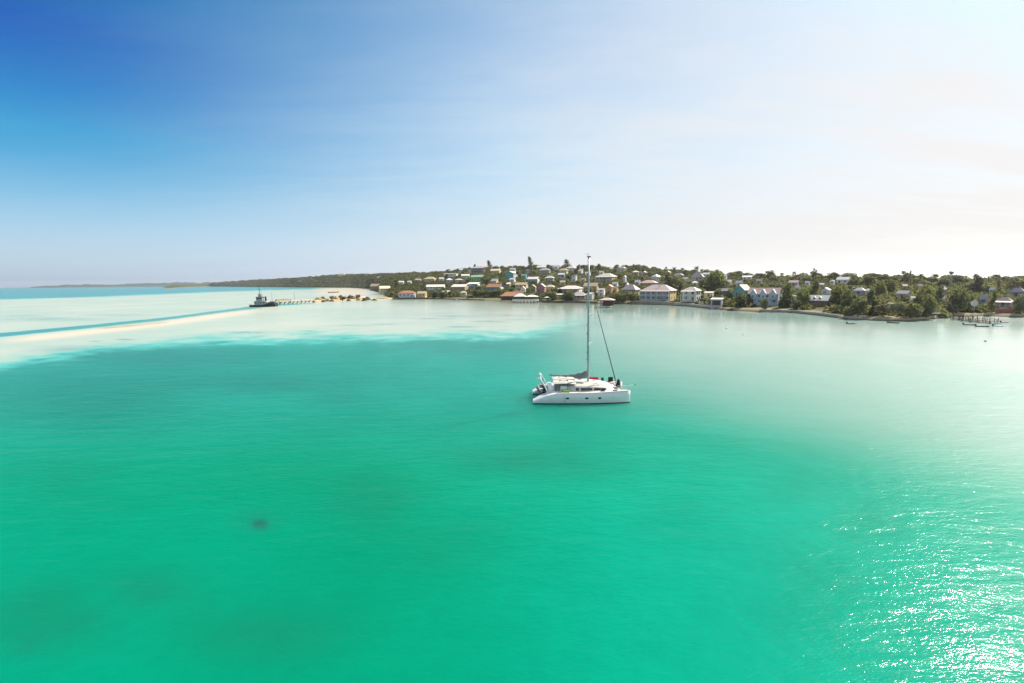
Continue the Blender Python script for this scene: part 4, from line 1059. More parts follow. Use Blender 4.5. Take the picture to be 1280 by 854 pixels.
    def on(u, v, z=2.76):
        return a + Vector((math.cos(rz) * u * L - math.sin(rz) * v, math.sin(rz) * u * L + math.cos(rz) * v, z))
    for u, w, lb in ((.18, 7, 'tan crate row on the jetty, next to the tug'), (.36, 9, 'yellow tarpaulin covered load in the middle of the jetty')):
        c = tag(empty('cargo_pile', on(u, 3.5), rz), lb, 'cargo')
        MB().box(-w / 2, w / 2, -1.2, 1.2, 0, 1.1).build('load', pmat('cargo_load', (.40, .28, .10), .8), c, bevel=.15)
        MB().box(-w / 2 - .2, w / 2 + .2, -1.35, 1.35, 1.103, 1.2).build('cover', pmat('tarpaulin', (.50, .38, .14), .7), c)
    for u, lb in ((.02, 'lamp post at the head of the jetty beside the tug'), (.62, 'lamp post halfway along the concrete jetty')):
        c = tag(empty('lamp_post', on(u, 5), rz), lb, 'lamp post', 'lamp posts on the jetty')
        MB().tube([(0, 0, 0), (0, 0, 8.2)], [.16, .1], 8).build('post', M_METAL, c)
        MB().tube([(0, 0, 8.1), (-.8, 0, 8.4), (-1.5, 0, 8.35)], .07, 6).build('arm', M_METAL, c)
        MB().box(-1.9, -1.3, -.15, .15, 8.2, 8.33).build('lamp_head', M_METAL, c)
    # tug at the jetty head
    hullm = pmat('black_hull_paint', (.015, .016, .018), .45); shipw = pmat('ship_white', (.36, .37, .37), .6, var=.25, scale=1.2, dirt=(.16, .10, .06)); deckm = pmat('deck_green', (.08, .17, .15), .7)
    c0 = sea(329, 383.4); s = c0.y / F
    tg = tag(empty('workboat', c0, R(3)), 'black hulled workboat with white wheelhouse moored at the jetty head', 'workboat')
    Lh = 33 * s; B = 3.4
    secs = []
    for k in range(13):
        t_ = k / 12; x = -Lh / 2 + Lh * t_
        hb = B * (1 - (max(0, .22 - t_) / .22) ** 2 * .85) * (1 - (max(0, t_ - .9) / .1) ** 2 * .25)
        top = 1.1 + (1.3 if t_ > .55 else 0) * min(1, (t_ - .55) * 6 if t_ > .55 else 0) + .5 * max(0, .2 - t_) / .2
        secs.append([(x, -hb, top), (x, -hb * .92, 0), (x, -hb * .6, -1), (x, hb * .6, -1), (x, hb * .92, 0), (x, hb, top)])
    MB().loft(secs).build('hull', hullm, tg)
    MB().box(-Lh * .42, Lh * .1, -B * .8, B * .8, 1.12, 1.22).build('deck', deckm, tg)
    hs = MB().box(-Lh * .27, Lh * .16, -2.3, 2.3, 1.23, 4.3).build('deckhouse', shipw, tg, bevel=.12)
    for k in range(5):
        MB().box(-Lh * .24 + k * 2.0, -Lh * .24 + k * 2.0 + .9, -2.36, -2.29, 2.6, 3.5).build('porthole', M_GLASS, hs)
    wh = MB().box(-Lh * .2, Lh * .03, -1.9, 1.9, 4.303, 7.2).build('wheelhouse', shipw, tg, bevel=.12)
    MB().box(-Lh * .19, Lh * .02, -1.98, -1.88, 5.6, 6.7).build('bridge_window', M_GLASS, wh)
    MB().box(-Lh * .23, Lh * .06, -2.3, 2.3, 7.2, 7.45).build('bridge_roof', deckm, tg)
    MB().box(-Lh * .13, -Lh * .02, -1.2, 1.2, 7.453, 9.6).build('top_house', M_METAL, tg, bevel=.1)
    MB().tube([(-Lh * .1, 0, 9.5), (-Lh * .1, 0, 16)], [.22, .1], 8).build('mast', M_DWOOD, tg)
    MB().tube([(-Lh * .1 - 1.4, 0, 12.6), (-Lh * .1 + 1.6, 0, 12.9)], .1, 6).build('yard', M_DWOOD, tg)
    MB().box(-Lh * .1, -Lh * .1 + 2.6, -.2, .2, 10.8, 11.2).build('radar', M_FRAME, tg)
    MB().tube([(Lh * .1, .6, 4.3), (Lh * .1, .6, 7.6)], [.7, .6], 12).build('funnel', hullm, tg)
    for k in range(4):
        MB().tube([(-Lh * .3 + k * Lh * .18, -B - .12, .5), (-Lh * .3 + k * Lh * .18, -B - .12, .95)], .45, 10).build('tyre_fender', hullm, tg)
    MB().box(Lh * .2, Lh * .44, -1.6, 1.6, 2.42, 3.3).build('cargo_hatch', M_DWOOD, tg)
    # sea walls along the town front
    def seawall(x0, x1, h, lb, mt=M_SEAWALL, th=.6, off=.0):
        ring = []
        for px in np.linspace(x0, x1, max(6, int((x1 - x0) / 4))):
            q = sea(px, float(SHORE_Y(px))); r = math.hypot(q.x, q.y); u = Vector((q.x / r, q.y / r, 0)); q = q + u * off
            hh = h + .06 * math.sin(px * 1.7)
            ring.append([(q.x, q.y, -1), (q.x, q.y, hh), (q.x + u.x * th, q.y + u.y * th, hh), (q.x + u.x * th, q.y + u.y * th, -1)])
        o = MB().loft(ring).build('sea_wall', mt)
        if mt is not darkw:
            MB().loft([[(a[0] - .1 * (c[0] - a[0]), a[1] - .1 * (c[1] - a[1]), b_[2] + .003), (a[0] - .1 * (c[0] - a[0]), a[1] - .1 * (c[1] - a[1]), b_[2] + .25), (c[0], c[1], b_[2] + .25), (c[0], c[1], b_[2] + .003)] for a, b_, c, d in ring]).build('coping', copem, o)
        tag(o, lb, 'sea wall', 'sea walls of the town front')
    darkw = pmat('dark_seawall', (.13, .105, .08), .9, var=.4, scale=.7, dirt=(.03, .03, .025), bump=.4)
    palew = pmat('tan_seawall', (.33, .27, .20), .9, var=.35, scale=.7, dirt=(.08, .065, .05), bump=.4); copem = pmat('wall_coping', (.62, .57, .49), .85, var=.15)
    seawall(497, 536, 1.7, 'dark stone sea wall below the lavender cottage and the yellow beach house', darkw)
    seawall(536.5, 606, .9, 'low rocky shore wall under the dark trees near the moored white runabout', darkw)
    seawall(674, 747, 1.5, 'dark sea wall between the shore restaurant and the brown boathouse', darkw)
    seawall(790, 842, 2.0, 'white topped sea wall in front of the big veranda house', palew)
    seawall(842.5, 889, 1.5, 'tan sea wall in front of the blue shuttered house', M_SEAWALL)
    seawall(949, 1008, 1.1, 'pale sea wall before the house with three gables', palew)
    seawall(1008.5, 1048, 1.2, 'stone sea wall below the house with dormers', M_SEAWALL)
    seawall(1054, 1078, .8, 'short pale landing wall by the shore thicket', palew)
    # restaurant over the water
    c0 = sea(656.5, 378.8); s = c0.y / F; az = math.atan2(c0.x, c0.y)
    W = 32 * s; D = 9
    rs = tag(empty('restaurant_deck', c0, -az - R(5)), 'white waterside restaurant deck on dark piles beneath two pale tent canopies', 'restaurant')
    MB().box(-W / 2, W / 2, 0, D, 1.5, 2.1).build('deck', M_FRAME, rs)
    for k in range(8):
        for q in (.8, D - .8):
            MB().tube([(-W / 2 + .8 + k * (W - 1.6) / 7, q, -2), (-W / 2 + .8 + k * (W - 1.6) / 7, q, 1.5)], .22, 6).build('pile', M_DWOOD, rs)
    rl = MB().box(-W / 2, W / 2, .05, .15, 3.05, 3.2).box(-W / 2, W / 2, .06, .14, 2.15, 2.75)
    for k in range(22):
        rl.box(-W / 2 + k * W / 21.05, -W / 2 + k * W / 21.05 + .12, .02, .18, 2.1, 3.05)
    rl.build('railing', M_FRAME, rs)
    canm = pmat('canopy_canvas', (.74, .70, .62), .8, var=.06)
    for cx, w_, h_, z_ in ((-W * .22, W * .46, 2.6, 4.9), (W * .24, W * .5, 1.6, 4.7)):
        cn_ = MB(); cn_.v = []; 
        x0, x1 = cx - w_ / 2, cx + w_ / 2
        e = [(x0, .3, z_), (x1, .3, z_), (x1, D - .3, z_), (x0, D - .3, z_)]
        cn_.add(e + [(x, y, z + .25) for x, y, z in e] + [(cx - w_ * .12, D / 2, z_ + h_), (cx + w_ * .12, D / 2, z_ + h_)], [(3, 2, 1, 0), (0, 1, 5, 4), (1, 2, 6, 5), (2, 3, 7, 6), (3, 0, 4, 7), (4, 5, 9, 8), (5, 6, 9), (6, 7, 8, 9), (7, 4, 8)])
        co = cn_.build('canopy', canm, rs)
        for k in range(4):
            MB().box(x0 + .3 + k * (w_ - .7) / 3, x0 + .45 + k * (w_ - .7) / 3, .4, .55, 2.1, z_).build('canopy_post', M_DWOOD, co)
    MB().box(-W * .46, W * .46, D - 2, D - .4, 2.1, 4.4).build('back_bar', M_DWOOD, rs)
    for k in range(5):
        tb = MB().tube([(-W * .36 + k * W * .17, 2.6, 2.1), (-W * .36 + k * W * .17, 2.6, 2.85)], .09, 6).box(-W * .36 + k * W * .17 - .7, -W * .36 + k * W * .17 + .7, 1.9, 3.3, 2.85, 2.93).build('dining_table', M_WOOD)
        tb.matrix_world = rs.matrix_basis.copy()
        tag(tb, ['dining table at the west end of the restaurant deck', 'dining table second from the west end of the deck', 'dining table midway along the restaurant deck', 'dining table second from the east end of the deck', 'dining table at the east end of the restaurant deck'][k], 'table', 'tables on the restaurant deck')
    c1 = sea(637, 377.4)
    rh = tag(empty('restaurant_hall', c1, -az), 'open restaurant hall with orange roof left of the white deck', 'restaurant')
    w2 = 24 * s
    MB().box(-w2 / 2, w2 / 2, 0, 10, 1.3, 1.9).build('floor_deck', M_DWOOD, rh)
    for k in range(6):
        MB().box(-w2 / 2 + .3 + k * (w2 - .9) / 5, -w2 / 2 + .55 + k * (w2 - .9) / 5, .3, .55, -2, 4.7).build('post', M_DWOOD, rh)
    MB().box(-w2 / 2 + .5, w2 / 2 - .5, 5, 9.5, 1.9, 4.7).build('wall', WM['brown'], rh)
    r_ = roof_mesh('hip', w2, 10, 4.7, 3.6, .6); r_.v = [(x, y + 5, z) for x, y, z in r_.v]
    r_.build('roof', RM['terracotta'], rh)
    r2 = roof_mesh('gable', w2 * .5, 5, 6.2, 2.6, .4); r2.v = [(x + w2 * .52, y + 9.5, z) for x, y, z in r2.v]
    r2.build('roof', RM['terracotta'], rh)
    # awnings by the dark shore trees
    for x, y, w, lb in ((700, 372.2, 11, 'white awning between dark shore trees and the pavilion'), (684, 376.6, 7, 'small cream awning on the sea wall below the mauve gable'), (1067, 393.6, 5, 'white parasol awning in the dark shore thicket')):
        g = ground(x, y); s_ = g.y / F; w_ = w * s_
        aw = tag(empty('awning', g, -math.atan2(g.x, g.y)), lb, 'awning')
        rr = roof_mesh('hip', w_, 4, 2.5, .9, .1); rr.build('canopy', canm, aw)
        for sx in (-1, 1):
            for sy in (-1, 1):
                MB().box(sx * (w_ / 2 - .15) - .06, sx * (w_ / 2 - .15) + .06, sy * 1.85 - .06, sy * 1.85 + .06, -.3, 2.5).build('post', M_WOOD, aw)
    # brown boathouse on piles and its gangway
    c0 = sea(757, 384.6); s = c0.y / F; az = math.atan2(c0.x, c0.y)
    bh = tag(empty('pile_boathouse', c0, -az - R(16)), 'dark brown slatted boathouse standing on piles in the water', 'boathouse')
    W = 14 * s; D = 6
    for k in range(4):
        for q in (.2, D - .3):
            MB().tube([(-W / 2 + .2 + k * (W - .4) / 3, q, -2), (-W / 2 + .2 + k * (W - .4) / 3, q, 4.6)], .16, 6).build('pile', M_DWOOD, bh)
    MB().box(-W / 2, W / 2, 0, D, .9, 1.1).build('floor_deck', M_WOOD, bh)
    MB().box(-W / 2 - .8, W / 2 + .2, -1.6, -.003, .5, .7).build('landing_step', M_FRAME, bh)
    for z in (1.6, 2.4, 3.2, 4.0):
        MB().box(-W / 2 + .1, W / 2 - .1, .1, .2, z, z + .4).build('slat_wall', M_DWOOD, bh)
    MB().box(-W / 2 + .3, W / 2 - .3, D - .4, D - .2, 1.1, 4.5).build('back_wall', M_DWOOD, bh)
    r_ = roof_mesh('hip', W * 1.1, D, 4.6, 1.5, .7); r_.v = [(x, y + D / 2, z) for x, y, z in r_.v]
    r_.build('roof', RM['pinkgrey'], bh)
    e = sea(768, 379.6); d = e - c0
    gw = tag(empty('gangway', c0 + Vector((1.5, D * .8, 0)), math.atan2(d.y, d.x)), 'narrow plank gangway from the shore to the brown boathouse', 'gangway')
    L = d.length
    MB().box(2, L, -.8, .8, 1.2, 1.35).build('deck', M_WOOD, gw)
    for k in range(6):
        for sy in (-.75, .75):
            MB().tube([(3 + k * (L - 4) / 5, sy, -2), (3 + k * (L - 4) / 5, sy, 2.2)], .11, 6).build('post', M_DWOOD, gw)
    # pale pier before the aqua house
    a = sea(914, 388.4); b_ = sea(947, 385.2); d = b_ - a; L = d.length
    pr = tag(empty('wooden_pier', a, math.atan2(d.y, d.x)), 'pale plank pier with a low landing stage before the blue gabled house', 'pier')
    MB().box(0, L, 0, 2.4, .95, 1.15).build('deck', pmat('pale_planks', (.50, .42, .31), .85, var=.3, scale=1.5), pr)
    for k in range(8):
        for sy in (.1, 2.3):
            MB().tube([(.3 + k * (L - .6) / 7, sy, -2), (.3 + k * (L - .6) / 7, sy, 1.35 + .5 * (k % 2))], .12, 6).build('post', M_DWOOD, pr)
    MB().box(L * .38, L * .72, -3.2, -.2, .45, .62).build('landing_stage', M_FRAME, pr)
    for k in range(4):
        MB().tube([(L * .38 + k * L * .112, -3.0, -2), (L * .38 + k * L * .112, -3.0, 1.7)], .11, 6).build('post', M_DWOOD, pr)
    # dock at the end of town
    a = sea(1190, 398.6); b_ = sea(1240, 404.6); d = b_ - a; L = d.length
    pr = tag(empty('timber_dock', a, math.atan2(d.y, d.x)), 'old timber dock with a thicket of bare mooring posts', 'dock')
    MB().box(0, L, -.7, .7, .75, .92).build('walkway', M_WOOD, pr)
    for k in range(13):
        for sy in (-.75, .75):
            MB().tube([(.2 + k * (L - .4) / 12, sy, -2), (.2 + k * (L - .4) / 12 + .05, sy, 1.5 + .5 * math.sin(k * 2.1 + sy))], .1, 6).build('post', M_DWOOD, pr)
    for k, u in enumerate((.35, .6, .82)):
        MB().box(u * L - .45, u * L + .45, -4.6, -.71, .7, .86).build('finger_walkway', M_WOOD, pr)
        for q in range(4):
            MB().tube([(u * L + (.5 if q % 2 else -.5), -1.4 - q * 1.05, -2), (u * L + (.5 if q % 2 else -.5), -1.4 - q * 1.05, 1.7 + .3 * (q % 3))], .1, 6).build('post', M_DWOOD, pr)
    for k in range(6):
        MB().tube([(L * (.15 + .15 * k), 2.6 + .5 * (k % 2), -2), (L * (.15 + .15 * k), 2.6 + .5 * (k % 2), 1.4 + .3 * (k % 3))], .1, 6).build('post', M_DWOOD, pr)
    q0 = sea(1191, 394.6); q1 = sea(1246, 391.6); d = q1 - q0; L = d.length
    qy = tag(empty('quay', q0, math.atan2(d.y, d.x)), 'pale concrete quay below the dark trees at the dock', 'quay')
    MB().box(0, L, 0, 6, -1, 1.5).build('quay_slab', M_CONC, qy, bevel=.04)
    MB().box(0, L, -.12, 0, .9, 1.3).build('rubbing_strake', M_DWOOD, qy)
    rz = math.atan2(d.y, d.x)
    for k, (u, lb) in enumerate([(.08, 'dark golf cart parked at the west end of the quay'), (.27, 'dark golf cart parked second along the quay'), (.46, 'dark golf cart parked third along the quay'), (.66, 'dark golf cart parked below the round white dish')]):
        gc = tag(empty('golf_cart', q0 + Vector((math.cos(rz) * u * L - math.sin(rz) * 4.2, math.sin(rz) * u * L + math.cos(rz) * 4.2, 1.5)), rz), lb, 'golf cart', 'golf carts on the quay')
        cb = pmat('cart_body', (.05, .06, .08), .4)
        MB().box(-1.2, 1.2, -.6, .6, .28, .72).box(-.9, -.1, -.58, .58, .72, 1.0).build('body', cb, gc, bevel=.06)
        MB().box(-1.0, .9, -.62, .62, 1.85, 1.93).build('roof', M_FRAME, gc)
        for sx in (-.95, .85):
            for sy in (-.56, .56):
                MB().box(sx - .03, sx + .03, sy - .03, sy + .03, .7, 1.85).build('roof_post', M_METAL, gc)
                MB().tube([(sx, sy - .1, .28), (sx, sy + .1, .28)], .28, 10).build('wheel', M_DWOOD, gc)
    a = ground(1244, 391.4); b_ = ground(1266, 391.8); d = b_ - a
    o = MB().box(0, d.length, 0, .3, -1, 2.0).build('red_wall', pmat('red_paint', (.28, .09, .08), .7, dirt=(.18, .10, .08)), None); o.location = a; o.rotation_euler.z = math.atan2(d.y, d.x)
    o.location.z = min(a.z, b_.z)
    o.name = 'boundary_wall'; tag(o, 'long faded red boundary wall behind the beach at the dock', 'wall')
    g = ground(1217, 391.5); 
    ds_ = tag(empty('satellite_dish', g, -math.atan2(g.x, g.y) + R(-12)), 'round white satellite dish on a mast behind the quay', 'satellite dish')
    H = 12.2 * g.y / F
    MB().tube([(0, 0.3, -.5), (0, .3, H)], .09, 8).build('mast', M_METAL, ds_)
    rings = []
    for q in range(7):
        rr = 1.25 * q / 6 + .02
        rings.append([(rr * math.cos(a_), -.35 * (rr / 1.25) ** 2, H + rr * math.sin(a_)) for a_ in np.arange(24) * math.pi / 12])
    rings2 = rings + [[(p[0], p[1] + .05, p[2]) for p in q] for q in rings[::-1]]
    MB().loft(rings2).build('dish', M_FRAME, ds_, smooth=False)
    MB().tube([(0, -.3, H - 1.1), (0, -1.1, H)], .04, 6).build('feed_arm', M_METAL, ds_)
    MB().tube([(0, -1.1, H), (0, -.9, H)], .12, 8).build('feed_horn', M_DWOOD, ds_)
    # water tower on the ridge
    p = ground(1187, 362); s_ = p.y / F
    wt = tag(empty('water_tower', p), 'slim water tower with flared tank above the treetops', 'water tower')
    H = 18.5 * s_
    for k in range(4):
        a_ = k * math.pi / 2 + .4
        MB().tube([(math.cos(a_) * .8, math.sin(a_) * .8, -1), (math.cos(a_) * .45, math.sin(a_) * .45, H)], .12, 6).build('leg', M_METAL, wt)
    MB().loft([[(r_ * math.cos(a_), r_ * math.sin(a_), z) for a_ in np.arange(12) * math.pi / 6] for r_, z in ((.5, H), (1.25, H + .9), (1.3, H + 1.9), (.2, H + 2.4))]).build('tank', pmat('tank_paint', (.30, .26, .22), .6), wt)
    # utility poles
    for x, y, h, lb in ((823.5, 376.8, 20, 'wooden utility pole in front of the big veranda house'), (867, 378.5, 17, 'wooden utility pole between street and blue shuttered house'), (1198, 389, 22, 'thin utility pole behind the quay'), (432, 359.8, 4, 'pole on the beach below the distant green hill')):
        g = ground(x, y); H = h * g.y / F
        up_ = tag(empty('utility_pole', g, -math.atan2(g.x, g.y)), lb, 'utility pole', 'utility poles of the town')
        MB().tube([(0, 0, -.5), (0, 0, H)], [.16, .11], 8).build('pole', M_DWOOD, up_)
        MB().box(-.9, .9, -.07, .07, H - .7, H - .56).build('crossarm', M_DWOOD, up_)
    # far low coast along the horizon
    V = []; n = 90
    for i in range(n):
        px = 38 + (290 - 38) * i / (n - 1); t_ = i / (n - 1)
        d = ray(px, HOR(px)); u = Vector((d.x, d.y, 0)).normalized()
        hh = (12 + 34 * t_ ** .8) * min(1, t_ * 9 + .1) * (1 + .30 * float(vnoise(i, 0, 3.1, 9)) + .12 * float(vnoise(i, 0, 1.0, 2))) * min(1, (1 - t_) * 12 + .2)
        for rr, z in ((8600, -1), (8700, hh * .8 + 9), (8900, hh + 12), (9400, hh * .7 + 6), (9700, -2)):
            V.append(tuple(u * rr + Vector((0, 0, z))))
    idx = [(i * 5 + j, i * 5 + j + 1, i * 5 + j + 6, i * 5 + j + 5) for i in range(n - 1) for j in range(4)]
    o = npmesh('far_hills', np.array(V), 4, np.array(idx).ravel(), pmat('far_coast_scrub', (.035, .06, .04), .95, scale=.01, var=.3)); tag(o, kind='structure')
coastal()

# ------------------------------------------------------------------ small craft, cars, buoys
M_BOATW = pmat('boat_white', (.72, .71, .68), .4, var=.05, coat=.3)
M_BOATD = pmat('boat_dark', (.05, .055, .06), .5)
M_RUB = pmat('black_rubber', (.02, .02, .022), .6)
def skiff(x, y, wpx, lb, mt, yaw, motor=True, console=False, beam=.30, z=0.0, inner=None, g=None):
    g = g or sea(x, y); s = g.y / F; L = wpx * s / max(.5, abs(math.cos(R(yaw))))
    root = tag(empty('skiff', g + Vector((0, 0, z)), -math.atan2(g.x, g.y) + R(yaw)), lb, 'boat', 'small boats of the harbour')
    B = L * beam / 2; f = L * .09
    secs = []; ins = []
    for k in range(11):
        t_ = k / 10; xx = -L / 2 + L * t_
        hb = B * (1 - max(0, (t_ - .5) / .5) ** 2.2 * .96); top = f * (1 + .5 * max(0, t_ - .5) ** 1.5 * 2)
        secs.append([(xx, -hb, top), (xx, -hb * .8, -.05), (xx, 0, -.25 + .2 * t_), (xx, hb * .8, -.05), (xx, hb, top), (xx, hb * .86, top), (xx, hb * .7, top * .35), (xx, -hb * .7, top * .35), (xx, -hb * .86, top)])
    MB().loft(secs).build('hull', mt, root)
    for q in (-.2, .12):
        MB().box(L * q - .12, L * q + .12, -B * .8, B * .8, f * .75, f * .88).build('bench', inner or M_WOOD, root)
    if motor:
        m = MB().box(-L / 2 - .35, -L / 2 + .12, -.17, .17, f * 1.0, f + .55).build('outboard_motor', M_RUB, root, bevel=.05)
        MB().box(-L / 2 - .2, -L / 2 - .08, -.06, .06, -.3, f * 1.0).build('motor_leg', M_RUB, m)
    if console:
        c = MB().box(-L * .06, L * .08, -.45, .45, f * .36, f + .8).build('console', M_BOATW, root, bevel=.08)
        MB().box(L * .05, L * .075, -.4, .4, f + .8, f + 1.15).build('windscreen', M_GLASS, c)
        MB().box(-L * .14, L * .1, -.8, .8, f + 1.9, f + 1.98).build('top', M_BOATW, root)
        for sx in (-.1, .07):
            for sy in (-.7, .7):
                MB().box(L * sx - .03, L * sx + .03, sy - .03, sy + .03, f, f + 1.9).build('top_post', M_METAL, root)
    return root
def harbour():
    skiff(818.5, 386.4, 8, 'white skiff with dark outboard afloat off the big veranda house', M_BOATW, -12)
    skiff(737, 384.2, 6, 'short white skiff beside the brown boathouse', M_BOATW, -50)
    skiff(571, 376.6, 13, 'white runabout with windscreen moored off the dark trees', M_BOATW, 176, console=True)
    skiff(417, 366.2, 13, 'long pale boat stranded on the sand flat behind the spit', pmat('boat_tan', (.35, .30, .2), .6), 5, motor=False, z=.3)
    skiff(1064, 405.2, 8.5, 'black dinghy lying off the shore thicket', M_BOATD, 8, z=.02)
    skiff(1116, 404, 12, 'dark wooden skiff with its bow on the point', M_BOATD, 158, motor=False, inner=M_WOOD)
    skiff(1212, 406.6, 11, 'dark skiff tied to the first finger of the dock', M_BOATD, 4)
    skiff(1228, 408.6, 12, 'long dark skiff lying outermost at the dock', M_BOATD, 8)
    skiff(1245, 405.2, 10, 'white motorboat with a top at the head of the dock', M_BOATW, 12, console=True)
    skiff(1248, 408.4, 9, 'low white dinghy outside the motorboat at the dock', M_BOATW, 4)
    skiff(1256, 403.6, 7, 'small grey dinghy behind the white motorboat at the dock', pmat('boat_grey', (.22, .23, .25), .5), -10)
    skiff(1168, 398.8, 10, 'pale motorboat drawn up under trees near the timber dock', M_BOATW, 22, console=True, z=.9, g=ground(1168, 398.8))
    skiff(1078, 399, 8, 'upturned looking white dinghy drawn up on the shore of the point', M_BOATW, 14, motor=False, z=.2, g=ground(1078, 399))
    def buoy(x, y, d, lb, mt):
        g = sea(x, y); b = tag(empty('mooring_buoy', g), lb, 'buoy', 'mooring buoys')
        MB().loft([[(r * math.cos(a), r * math.sin(a), z) for a in np.arange(12) * math.pi / 6] for r, z in ((.1 * d, -.3 * d), (.42 * d, -.1 * d), (.5 * d, .15 * d), (.40 * d, .42 * d), (.08 * d, .55 * d))]).build('float', mt, b, smooth=True)
        MB().tube([(0, 0, .5 * d), (0, 0, .75 * d)], .05 * d, 6).build('ring', M_METAL, b)
    buoy(908.5, 411, .7, 'white buoy floating alone off the boathouse', M_FRAME)
    buoy(929, 419, .55, 'tiny white buoy floating between the yacht and the pale plank pier', M_FRAME)
    buoy(1231.5, 427, .55, 'dark buoy floating far off the timber dock', M_BOATD)
    def car(x, y, lb, col, van=False, yaw=0):
        g = ground(x, y); root = tag(empty('parked_van' if van else 'parked_car', g, -math.atan2(g.x, g.y) + R(yaw)), lb, 'van' if van else 'car', 'vehicles on the shore road')
        m = pmat('car_paint', col, .35, var=.03, coat=.4)
        pr = [(-2.1, .35), (2.1, .35), (2.15, .8), (1.3 if not van else 1.7, .95), (.7 if not van else 1.2, 1.5 if not van else 1.95), (-1.3 if not van else -2.05, 1.5 if not van else 2.0), (-2.1, .95)]
        MB().prism(pr, -.85, .85).build('body', m, root, bevel=.05)
        MB().prism([(1.1, .98), (.62, 1.42), (-1.15, 1.42), (-1.6, .98)], -.87, .87).build('window', M_GLASS, root)
        for sx in (-1.35, 1.35):
            for sy in (-.8, .8):
                w = MB().tube([(sx, sy - .11, .32), (sx, sy + .11, .32)], .33, 12).build('wheel', M_RUB, root)
                MB().tube([(sx, sy - .12, .32), (sx, sy + .12, .32)], .16, 8).build('rim', M_METAL, w)
    car(878, 380.6, 'white car on the shore road by the blue shuttered house', (.7, .69, .66), yaw=12)
    car(887, 381.6, 'silver car beside the open fronted boathouse', (.42, .43, .44), yaw=-20)
    car(830, 378.6, 'dark car parked before the veranda of the big house', (.03, .035, .04), yaw=4)
    car(840, 379, 'grey car at the corner of the big veranda house', (.16, .17, .18), yaw=30)
    car(581, 371.2, 'cream van parked on the shore under dark trees', (.62, .55, .40), True, 5)
    car(589.5, 371.6, 'second cream van behind the moored runabout', (.66, .60, .46), True, -4)
harbour()

